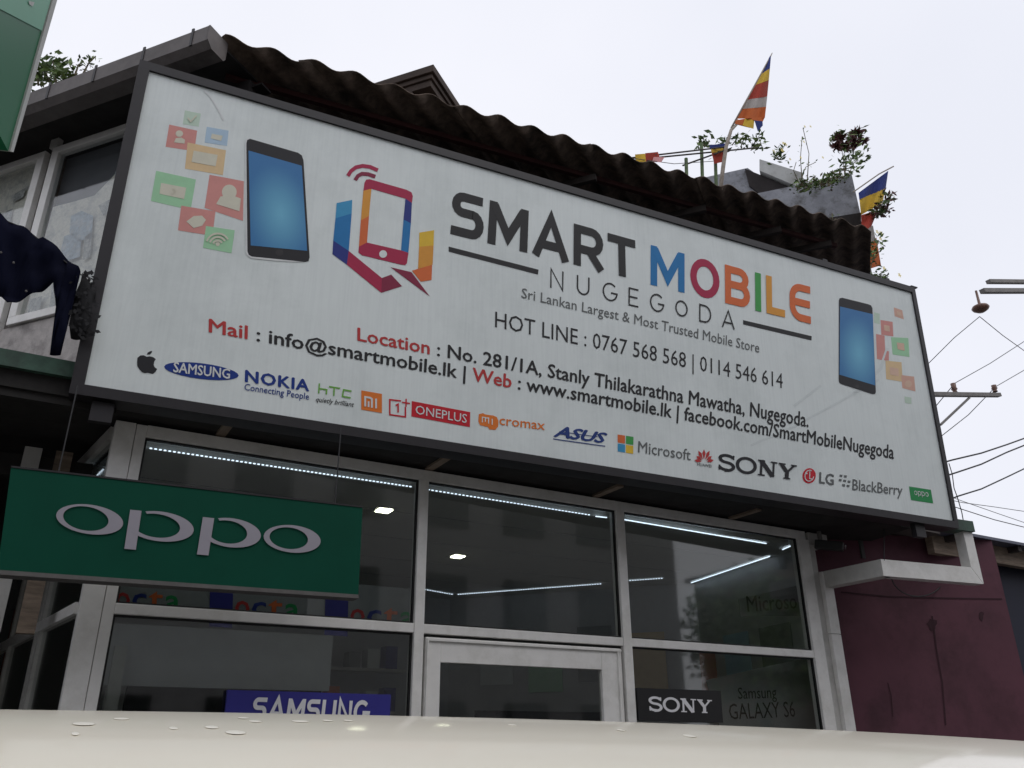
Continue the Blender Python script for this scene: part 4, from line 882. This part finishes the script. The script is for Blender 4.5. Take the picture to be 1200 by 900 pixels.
# ============================================================ RIGHT: maroon wall, neighbour roof
pn = V((-.326, -.945, 0)); PW = Plane((6.7, .25, 0), pn); pd = V((.945, -.326, 0))
pw = thing('maroon_wall', 'dull maroon rendered wall to the right of the shopfront', 'wall', (7.6, 0, .12))
def pwp(x, y, off=0): return PW(x, y, off)
zt = 3.52; p0 = V((6.60, .285, .12)); pe = pwp(1178, 700); Lw = (pe-p0).dot(pd)
b = B(); b.obox(p0, pd*Lw, -pn*.2, V((0, 0, zt-.12))); obj('wall', b, 'purple', pw)
def crack(pts, w=1.2):
    b = B(); stroke(b, pts, w, lambda x, y, l: PW(x, y, .004), 1); obj('crack', b, 'crack', pw)
crack([(985, 694), (1040, 699), (1110, 701), (1174, 702)], 1.5); crack([(1092, 722), (1094, 735), (1097, 760), (1104, 800), (1108, 850)], 1.6); crack([(1040, 800), (1044, 815), (1046, 840)], 1.2)
for cx_, cy_, r1, r2 in ((1092, 731, 7, 8), (1150, 722, 3.5, 9)):
    b = B(); rnd = random.Random(int(cx_)); poly(b, PW, [(cx_+r1*(.5+.6*rnd.random())*math.cos(a*.52), cy_+r2*(.5+.6*rnd.random())*math.sin(a*.52)) for a in range(12)], .003); obj('stain', b, M['crack'], pw)
b = B(); b.box((pe.x+.02, pe.y+.3, .12), (pe.x+3, pe.y+.5, 3.4)); tag(obj('blue_shutter', b, mat('dark_blue_shutter', (.006, .008, .028), .7)), 'dark blue shutter at the far right edge beyond the maroon wall', 'shutter')
# neighbour's sheet roof
nr = thing('neighbour_roof', 'dark sheet roof of the neighbouring shop above the maroon wall', 'roof', (8.5, 0, 3.5))
ra = oy(1140, 627, -.25); rb = oy(1165, 634, -.35)
z_ = rb.z
b = B(); b.box((7.9, -.45, z_-.03), (14, 2.5, z_)); obj('roof_sheet', b, mat('blue_grey_sheet', (.1, .11, .16), .5), nr)
b = B(); b.hexa([(7.35, -.2, z_+.11), (7.62, -.3, z_+.10), (7.9, -.4, z_+.0), (7.9, -.4, z_-.05), (7.35, -.2, z_+.05)], [(7.35, 1.2, z_+.11), (7.62, 1.2, z_+.10), (7.9, 1.2, z_+.0), (7.9, 1.2, z_-.05), (7.35, 1.2, z_+.05)]); obj('flashing', b, 'pvc', nr)
b = B(); b.box((7.9, -.3, z_-.22), (14, -.22, z_-.031)); obj('fascia_board', b, 'wood', nr)
for k in range(5): b = B(); b.box((8.1+k*.55, -.42, z_-.09), (8.16+k*.55, .9, z_-.032)); obj('rafter', b, 'bamboo', nr)
b = B(); q = oy(1006, 655, .1); q2 = oy(1066, 655, .1); q3 = oy(1066, 637, .1); b.hexa([(q.x, .05, q.z), (q2.x, .05, q.z), (q2.x, .05, q3.z-.03), (q2.x-.08, .05, q3.z), (q.x, .05, q3.z)], [(q.x, .2, q.z), (q2.x, .2, q.z), (q2.x, .2, q3.z-.03), (q2.x-.08, .2, q3.z), (q.x, .2, q3.z)])
tag(obj('junction_box', b, M['panelback']), 'dark grey metal box under the canopy above the white tube frame', 'box')
b = B(); b.tube([oy(1076+32*math.cos(R(a)), 672+27*math.sin(R(a)), -.2) for a in range(175, -16, -12)], .006, 6); b.tube([oy(1036, 600+20, -.64), oy(1036, 657, -.66)], .005, 5); tag(obj('loose_cable', b, 'wire'), 'black cable looping down in front of the maroon wall', 'cable')

# ============================================================ UTILITY POLE, ARMS, WIRES
YU = 3.2
up_ = thing('utility_pole', 'grey utility pole with crossarm and brace mostly hidden behind the signboard', 'utility pole', tuple(V((oy(1085, 500, YU).x, YU, 0))))
xp = oy(1084, 500, YU)
b = B(); b.box((xp.x-.09, YU+.0, 0), (xp.x+.09, YU+.18, 7.6)); obj('pole', b, 'pole', up_)
ca, cb_ = oy(1080, 462, YU-.1), oy(1171, 463, YU-.1)
b = B(); b.beam(ca, V((cb_.x, ca.y, cb_.z)), .09, .075); obj('crossarm', b, 'pole', up_)
b = B(); b.beam(oy(1102, 498, YU-.12), oy(1136, 466, YU-.12), .04, .035); obj('brace', b, 'pole', up_)
for x, y0, h in ((1119, 459, .17), (1166, 458, .12)):
    p = oy(x, y0, YU-.1); b = B(); b.lathe(p, (0, 0, 1), [(.05, -.02), (.035, .02), (.06, .05), (.045, .08), (.05, h), (0, h+.01)], 12); obj('insulator', b, 'rust', up_, smooth=True)
ar = thing('street_bracket', 'double horizontal steel arms with round brown insulator at the right edge', 'bracket', tuple(V((oy(1205, 340, 2).x+1.5, 2, 0))))
YA = 2.0
b = B(); b.beam(oy(1158, 330, YA), oy(1260, 331, YA)+V((0, 0, 0)), .09, .07); obj('arm', b, 'pole', ar)
b = B(); b.beam(oy(1151, 341, YA-.15), oy(1260, 341, YA-.15), .1, .08); obj('arm', b, 'pole', ar)
p = oy(1149, 361, YA-.15); b = B(); b.lathe(p, (0, 0, 1), [(0, -.085), (.07, -.075), (.13, -.035), (.15, 0), (.13, .035), (.07, .065), (.025, .08), (.02, .36)], 18); obj('insulator', b, 'rust', ar, smooth=True)
b = B(); pp = oy(1262, 336, YA); b.tube([V((pp.x, pp.y, 0)), V((pp.x, pp.y, pp.z+.5))], .12, 12); obj('post', b, 'pole', ar, smooth=True)
def wire(label, pts, Ys, r, name='overhead_wire'):
    P_ = [oy(x, y, Y) for (x, y), Y in zip(pts, Ys)]; b = B(); b.tube(P_, r, 6); tag(obj(name, b, 'wire', smooth=True), label, 'wire')
wire('thin wire running from the round insulator down left to the signboard edge', [(1148, 371), (1118, 396), (1070, 444)], (1.85, 2.2, 2.6), .007)
wire('thin wire running from the round insulator down right off the picture', [(1148, 371), (1175, 393), (1210, 418), (1260, 450)], (1.85, 1.9, 2, 2), .007)
wire('thin wire rising right from the left crossarm insulator past the brace', [(1095, 478), (1119, 449), (1160, 426), (1205, 397), (1260, 362)], (3.2, 3.1, 3, 2.9, 2.8), .008)
wire('thin wire rising right from the right crossarm insulator past the crossarm end', [(1102, 512), (1135, 486), (1167, 453), (1205, 431), (1260, 396)], (3.2, 3.2, 3.1, 3, 2.9), .008)
wire('topmost of the three thick sagging cables beside the lower signboard edge', [(1095, 545), (1116, 539), (1150, 531), (1180, 521), (1205, 512), (1260, 488)], (3,)*6, .015)
wire('middle of the three thick sagging cables beside the lower signboard edge', [(1095, 562), (1120, 554), (1150, 544), (1180, 530), (1205, 520), (1260, 494)], (3,)*6, .015)
wire('lowest of the three thick sagging cables beside the lower signboard edge', [(1100, 590), (1124, 581), (1150, 573), (1180, 559), (1205, 547), (1260, 522)], (3,)*6, .014)
wire('thin wire sloping gently down right just under the thick cables', [(1100, 583), (1128, 589), (1165, 594), (1205, 600), (1260, 606)], (3.4,)*5, .006)
wire('thin wire sloping down right as the middle of the three lowest', [(1100, 577), (1130, 588), (1170, 602), (1205, 614), (1260, 634)], (3.3,)*5, .006)
wire('lowest thin wire sloping down right to the neighbour roof', [(1100, 588), (1128, 597), (1165, 609), (1205, 619), (1260, 632)], (3.2,)*5, .008)
wire('short kinked wire hanging down beside the lower right signboard corner', [(1112, 543), (1116, 556), (1118, 572), (1122, 583), (1127, 600), (1130, 616)], (2.6,)*6, .008)

# ============================================================ SHOP INTERIOR
sh = thing('shop_interior', 'dim shop room with white ceiling and light strips behind the glass', 'room', (3.4, 2, .12))
CZ = 3.305
fl = [V((.42, .09, 0)), V((6.45, .09, 0)), V((6.80, 2.05, 0)), V((4.80, 4.45, 0)), V((-.15, 3.9, 0))]
b = B(); b.hexa([p+V((0, 0, CZ)) for p in fl], [p+V((0, 0, CZ+.1)) for p in fl]); obj('ceiling', b, 'ceil', sh)
b = B(); b.hexa([p+V((0, 0, .02)) for p in fl], [p+V((0, 0, .13)) for p in fl]); obj('floor', b, 'ifloor', sh)
for i, (p, q) in enumerate(((fl[1], fl[2]), (fl[2], fl[3]), (fl[3], fl[4]))):
    d = (q-p).normalized(); n_ = V((d.y, -d.x, 0)); b = B(); b.obox(p+V((0, 0, .13)), q-p, n_*.12, V((0, 0, CZ-.13))); obj('wall', b, 'iwall', sh)
# ceiling joints
for k in range(4): b = B(); b.box((.5, .75+k*.85, CZ-.003), (6.4, .755+k*.85, CZ-.0005)); obj('ceiling_joint', b, 'poster', sh)
def led(pts, n=0, name='light_strip'):
    P_ = [oz(x, y, CZ-.012) for x, y in pts]
    b = B()
    if n:
        for k in range(n):
            u = (k+.5)/n; c_ = P_[0].lerp(P_[1], u); d = (P_[1]-P_[0]).normalized()*.0075; s_ = d.cross(V((0, 0, 1))).normalized()*.005
            b.hexa([c_-d-s_, c_+d-s_, c_+d+s_, c_-d+s_], [c_-d-s_+V((0, 0, .006)), c_+d-s_+V((0, 0, .006)), c_+d+s_+V((0, 0, .006)), c_-d+s_+V((0, 0, .006))])
    else: b.beam(P_[0], P_[1], .009, .007)
    o = obj(name, b, 'led', sh)
    return o
led([(174, 525.5), (483, 571)], 64); led([(500, 574), (692, 604)], 46); led([(698, 605), (711, 606.5)]); led([(729, 608.5), (898, 637)]); led([(810, 683), (902, 652)]); led([(917, 644), (926, 640)]); led([(734, 681), (777, 678)], 14); led([(536, 697), (705, 684.5)], 60); led([(497, 691), (531, 697)], 12); led([(110, 561), (121, 550)])  # some of these glowing strips stand in for reflections in the glass
for x, y in ((450, 598), (536.5, 652)):
    c_ = oz(x, y, CZ-.004); b = B(); b.box((c_.x-.055, c_.y-.055, CZ-.012), (c_.x+.055, c_.y+.055, CZ-.006)); f_ = B(); f_.box((c_.x-.085, c_.y-.085, CZ-.0058), (c_.x+.085, c_.y+.085, CZ-.0005)); o = obj('downlight', f_, 'rim', sh); obj('lens', b, 'spot', o)
# back shelving, partition and header band
b = B(); b.box((.45, 1.05, 1.95), (2.15, 1.1, 2.35)); obj('display_header', b, 'iwall', sh)
b = B(); b.box((.62, 1.0, .13), (.70, 1.12, 2.2)); obj('partition_post', b, 'alu_old', sh)
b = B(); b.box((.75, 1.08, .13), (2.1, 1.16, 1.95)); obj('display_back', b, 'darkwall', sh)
b = B(); b.box((4.25, 2.6, .13), (5.9, 2.7, 1.9)); obj('shelf_unit', b, 'darkwall', sh)

for k, (u, zlo, w_, h_, mm) in enumerate(((.35, 1.9, .5, .75, 'poster'), (1.05, 1.75, .45, .9, 'pblue'), (1.7, 2.0, .35, .6, 'pred'))):
    d = (fl[2]-fl[1]).normalized(); n_ = V((-d.y, d.x, 0)); b = B(); b.obox(fl[1]+d*u+n_*.01+V((0, 0, zlo)), d*w_, n_*.01, V((0, 0, h_))); obj('wall_poster', b, mm, sh)
d = (fl[3]-fl[2]).normalized(); n_ = V((-d.y, d.x, 0))
for k in range(4):
    b = B(); b.obox(fl[2]+d*(.4+k*.62)+n_*.02+V((0, 0, 2.15+.1*(k % 2))), d*.42, n_*.02, V((0, 0, .62))); obj('wall_poster', b, ('pyell', 'poster', 'pgreen', 'white')[k], sh)
for z_s in (1.9, 2.35):
    b = B(); b.box((2.6, 3.9, z_s), (4.0, 4.15, z_s+.03)); obj('shelf', b, 'alu_old', sh)
    for k in range(6):
        if (k+int(z_s*10)) % 5: b = B(); b.box((2.65+k*.22, 3.93, z_s+.032), (2.65+k*.22+.14, 4.1, z_s+.2+.04*(k % 3))); obj('phone_box', b, ('white', 'samblue', 'orange', 'poster')[k % 4], sh)
b = B(); b.box((-.02, 2.6, 1.8), (-.0, 3.1, 2.6)); obj('side_poster', b, 'orange', sh)
# banner strip with octa wording behind the lightbox
BN = Plane((0, .22, 0), V((0, -1, 0)))
bn = thing('phone_banner', 'strip of display cards reading octa inside the glass below the green lightbox', 'banner', tuple(BN(300, 720)))
b = B(); b.face([BN(134, 660), BN(482, 690), BN(482, 733), BN(134, 712)]); b.v = b.v; obj('card_strip', b, 'poster', bn)
for x0, col in ((136, 0), (276, 0), (411, 0)):
    b = B(); dy = (x0-136)*.07
    y = 694+dy-8
    for k_, (ch, mi) in enumerate((('o', 0), ('c', 1), ('t', 2), ('a', 3))):
        xx = x0+k_*19.5; vs, fs, ms = text_mesh(ch, None, .012); sx = max(v.x for v in vs); h_ = caph()
        q = quad3(BN, [(xx, y+k_*1.2), (xx+17, y+1+k_*1.2), (xx+16, y+26+k_*1.2), (xx-1, y+25+k_*1.2)], .004); i0 = len(b.v)
        x_0 = min(v.x for v in vs); b.v += [bil(q, (v.x-x_0)/(sx-x_0), v.y/h_) for v in vs]; b.f += [tuple(i0+i for i in f) for f in fs]; b.mi += [mi]*len(fs)
    obj('lettering', b, ['red', 'navyp', 'orange', 'sgreen'], bn)
for x0, y0 in ((246, 690), (381, 700)):
    b = B(); b.face([BN(x0, y0, .003), BN(x0+27, y0+1.5, .003), BN(x0+26, y0+46, .003), BN(x0-1, y0+44, .003)]); obj('blue_card', b, 'samblue', bn)
# SAMSUNG banner
SB = Plane((0, -.045, 0), V((0, -1, 0)))
sb_ = thing('brand_banner', 'dark blue banner with white SAMSUNG lettering in the lower left pane', 'banner', tuple(SB(360, 860)))
q = quad3(SB, [(267, 808.5), (458, 814), (456, 862), (262, 857)], 0); b = B(); b.hexa(q, [p+V((0, .03, 0)) for p in q]); obj('cloth', b, 'samblue', sb_)
word(sb_, 'SAMSUNG', SB, [(298, 817), (433, 822), (431, 848), (293, 843.5)], .2, off=.004, gap=.1, mats=['lettergrey'])
# SONY board
NB = Plane((0, -.045, 0), V((0, -1, 0)))
nb = thing('brand_board', 'black board with silver SONY lettering in the lower right pane', 'board', tuple(NB(800, 845)))
q = quad3(NB, [(746.5, 806), (844.5, 809.5), (847.5, 847), (749, 844)], 0); b = B(); b.hexa(q, [p+V((0, .03, 0)) for p in q]); obj('board', b, 'boardblack', nb)
b = B(); slab_sony(b, NB, [(759, 816), (834, 820.5), (834.5, 836), (760, 833)], .003); obj('lettering', b, 'lettergrey', nb)
# posters near the right wall
d_w = (fl[2]-fl[1]).normalized(); n_w = V((-d_w.y, d_w.x, 0))
GP = Plane((0, .25, 0), V((0, -1, 0)))
po = thing('phone_poster', 'grey poster reading Samsung GALAXY S6 beside the black board', 'poster', tuple(GP(880, 850)))
q = quad3(GP, [(828, 797), (953, 769), (972, 868), (846, 862)], 0); b = B(); b.hexa(q, [p+V((0, .01, 0)) for p in q]); obj('sheet', b, 'poster', po)
b = B(); text(b, 'Samsung', GP, [(864, 806), (909, 804), (910, 818), (865, 819)], .003, bold=.0); text(b, 'GALAXY S6', GP, [(853, 825), (930, 822), (932, 840), (855, 843)], .003, bold=-.006); obj('lettering', b, ['posterink', 'posterink'], po)
po = thing('wall_poster', 'grey card reading Micro behind the upper right pane', 'poster', tuple(GP(905, 730)))
q = quad3(GP, [(866, 702), (935, 686), (941, 722), (868, 722)], 0); b = B(); b.hexa(q, [p+V((0, .01, 0)) for p in q]); obj('sheet', b, 'poster', po)
b = B(); text(b, 'Microso', GP, [(874, 699), (932, 695), (934, 713), (876, 717)], .003, bold=.004); obj('lettering', b, ['posterink', 'posterink'], po)

# ============================================================ OPPOSITE SIDE OF THE STREET (seen only in the glass and paint)
def house(x0, x1, y0, h, label, m):
    t = thing('street_building', label, 'building', ((x0+x1)/2, y0, .12)); b = B(); b.box((x0, y0-6, .12), (x1, y0, h)); obj('wall', b, m, t)
    b = B(); b.box((x0-.3, y0-6.3, h), (x1+.3, y0+.5, h+.18)); obj('roof', b, 'pvc', t)
    n = int((x1-x0)/2.2)
    for k in range(n):
        for z in (1.2, 4.0, 6.4):
            if z+1.4 < h: b = B(); xx = x0+.6+k*2.2; b.box((xx, y0+.003, z), (xx+1.2, y0+.03, z+1.3)); obj('window', b, 'carglass', t)
house(-24, -6.2, -12.2, 8.6, 'tall pale block across the street mirrored in the left panes', 'streetwall')
house(-5.9, 15.6, -12.4, 9.6, 'tall grey block across the street mirrored in the middle panes', 'streetwall')
house(22, 36, -12.6, 7.2, 'brown block across the street mirrored in the right pane', 'wood')
for i, (x, y, h, r) in enumerate(((18.6, -12.6, 5.6, 2.1),)):
    t = thing('street_tree', 'bushy roadside tree across the street mirrored in the right pane', 'tree', (x, y, .12)); b = B(); b.tube([(x, y, 0), (x+.1, y, 1.6), (x-.1, y, 3.2)], [.2, .16, .1], 8); obj('trunk', b, 'stem', t)
    rnd = random.Random(21); b = B()
    for k in range(2400):
        c_ = V((rnd.gauss(0, 1), rnd.gauss(0, 1), rnd.gauss(0, .8))).normalized()*r*rnd.random()**.4; p = V((x, y, h-1.2))+c_; d = V((rnd.gauss(0, 1), rnd.gauss(0, 1), rnd.gauss(0, 1))).normalized(); s_ = d.orthogonal().normalized(); b.face([p, p+d*.12+s_*.07, p+d*.26, p+d*.12-s_*.07], k % 2)
    obj('crown', b, ['leaf', 'leafdark'], t)

# ============================================================ CAR (its roof edge crosses the bottom of the picture)
CY = -3.98
def cz(x):                           # roof height along the car
    u = max(0, x-.15); return 1.597-.0112*u*u-(.055*(x-1.9)**2 if x > 1.9 else 0)-(.02*(x+1.2)**2 if x < -1.2 else 0)
HW = .66
def croof(x, y): t_c = (y-CY)/HW; return cz(x)-.075*abs(t_c)**3.2
car = thing('parked_car', 'cream car parked in front of the shop, only its roof edge in view', 'car', (0, CY, 0))
b = B(); NX, NY = 64, 22; xs = [-2.1+4.5*i/NX for i in range(NX+1)]
def sec(x):
    pts = []
    for j in range(NY+1):
        u = -1+2*j/NY; u = math.copysign(1-(1-abs(u))**1.35, u); y = CY+HW*u; pts.append(V((x, y, croof(x, y))))
    z0 = pts[0].z
    side = [V((x, CY-HW-.02, z0-.03)), V((x, CY-HW-.035, z0-.08))]
    side2 = [V((x, CY+HW+.02, z0-.03)), V((x, CY+HW+.035, z0-.08))]
    return side[::-1]+pts+side2
rows = [sec(x) for x in xs]; W2 = len(rows[0])
for r_ in rows: b.v += r_
for i in range(NX):
    for j in range(W2-1): a = i*W2+j; b.f.append((a, a+W2, a+W2+1, a+1)); b.mi.append(0)
obj('roof', b, 'carpaint', car, smooth=True)
# lower body as a long bevelled loft
def csec(x, zl, zh, hw, hb): return [V((x, CY-hb, zl)), V((x, CY-hw, (zl+zh)/2)), V((x, CY-hw+.03, zh)), V((x, CY+hw-.03, zh)), V((x, CY+hw, (zl+zh)/2)), V((x, CY+hb, zl))]
b = B(); S_ = [csec(-3.2, .35, .72, .62, .6), csec(-3.0, .25, .86, .76, .72), csec(-2.2, .22, .98, .83, .78), csec(-1.2, .22, 1.04, .85, .8), csec(1.6, .22, 1.06, .85, .8), csec(2.5, .25, 1.04, .82, .76), csec(2.75, .35, .9, .7, .66)]
for k in range(len(S_)-1): b.hexa(S_[k], S_[k+1])
obj('body', b, 'carpaint', car, bevel=.02)
for s_ in (-1, 1):
    yb, yt = CY+s_*.82, CY+s_*.695; zt_ = 1.44
    for (xa, xb, xc, xd) in ((-2.0, -.55, -1.55, -.55), (-.48, .85, -.48, .85), (.92, 2.2, .92, 1.95)):
        b = B(); b.hexa([(xa, yb, 1.05), (xb, yb, 1.06), (xd, yt, zt_), (xc, yt, zt_)], [(xa, yb-s_*.02, 1.05), (xb, yb-s_*.02, 1.06), (xd, yt-s_*.02, zt_), (xc, yt-s_*.02, zt_)]); obj('side_window', b, 'carglass', car)
    for xa, xt in ((-.515, -.515), (.885, .885)):
        b = B(); b.beam((xa, yb-s_*.005, 1.04), (xt, yt-s_*.005, 1.46), .05, .07, (1, 0, 0)); obj('pillar', b, 'cartrim', car)
b = B(); b.hexa([(-2.15, CY-.74, 1.02), (-2.15, CY+.74, 1.02), (-1.75, CY+.62, 1.47), (-1.75, CY-.62, 1.47)], [(-2.12, CY-.74, 1.02), (-2.12, CY+.74, 1.02), (-1.72, CY+.62, 1.47), (-1.72, CY-.62, 1.47)]); obj('windscreen', b, 'carglass', car)
b = B(); b.hexa([(2.6, CY-.72, 1.04), (2.6, CY+.72, 1.04), (2.33, CY+.6, 1.45), (2.33, CY-.6, 1.45)], [(2.57, CY-.72, 1.04), (2.57, CY+.72, 1.04), (2.3, CY+.6, 1.45), (2.3, CY-.6, 1.45)]); obj('rear_window', b, 'carglass', car)
for x in (-2.2, 1.75):
    for s_ in (-1, 1):
        c_ = V((x, CY+s_*.74, .32)); b = B(); b.lathe(c_, (0, s_, 0), [(.2, .1), (.28, .11), (.32, .08), (.32, -.06), (.28, -.1)], 24); wh = obj('wheel', b, 'tyre', car, smooth=True); b = B(); b.lathe(c_, (0, s_, 0), [(0, .09), (.06, .1), (.19, .085), (.21, .1)], 20); obj('rim', b, 'rim', wh)
for s_ in (-1, 1):
    b = B(); b.box((-3.21, CY+s_*.5-.12, .62), (-3.1, CY+s_*.5+.12, .74)); obj('headlight', b, 'rim', car); b = B(); b.box((2.7, CY+s_*.6-.08, .75), (2.78, CY+s_*.6+.08, .98)); obj('tail_light', b, 'fred', car)
# rain beads on the roof, their highlights put into the pale colour
def onroof(px, py):
    d = ray(px, py); t0, t1 = .3, None; P_ = None; k = .3
    while k < 4:
        p = CAM+d*k
        if p.z < croof(min(2.3, p.x), p.y) and abs(p.y-CY) < HW: return p
        k += .002
    return None
bead = 0
BL = ['long flat leftmost large', 'narrow second from the left upper', 'small round lone', 'middle thin', 'flat one left of the blue banner end', 'widest one below the blue banner', 'flat one right of the widest', 'long low thin', 'tiny lowest leftmost', 'tiny left banner end', 'small right banner end', 'small one below the door edge', 'rightmost flat', 'small one under the middle of the door']
for px, py, rw in ((98, 849, 17), (142, 843, 12), (203, 854, 7), (248, 853, 11), (299, 846, 11), (352, 846, 15), (384, 845, 9), (276, 859, 17), (88, 861, 6), (285, 842, 9), (408, 845, 8), (727, 856, 7), (808, 863, 12), (600, 850, 7)):
    p = onroof(px, py)
    if p is None: continue
    dist = (p-CAM).length; rx_ = rw/F*dist*.62; bm = bmesh.new(); bmesh.ops.create_uvsphere(bm, u_segments=14, v_segments=8, radius=1)
    me = bpy.data.meshes.new('highlight_bead'); ry_ = .006+rx_*.4
    for v in bm.verts: v.co = V((v.co.x*rx_, v.co.y*ry_, v.co.z*.0005))
    bm.to_mesh(me); bm.free(); me.materials.append(M['drop']); [setattr(f, 'use_smooth', True) for f in me.polygons]
    o = bpy.data.objects.new('highlight_bead', me); COL.objects.link(o); o.location = (p.x, p.y, croof(p.x, p.y)+.0005)
    o['label'] = BL[bead]+' rain bead with painted highlight on the cream car roof'; o['category'] = 'water drop'; o['group'] = 'rain beads on the car roof'; bead += 1
    # tilt to the roof surface
    dz = (croof(p.x, p.y+.01)-croof(p.x, p.y-.01))/.02; o.rotation_euler = (math.atan(dz), 0, 0)

for o in bpy.data.objects:
    if o.name.startswith(('app_glyphs', 'lettering')) and o.parent: o['kind'] = 'stuff'      # printing too fine to pick apart

for o in bpy.data.objects:
    if o.name.startswith(('flower', 'stem')) and o.parent: o['kind'] = 'stuff'
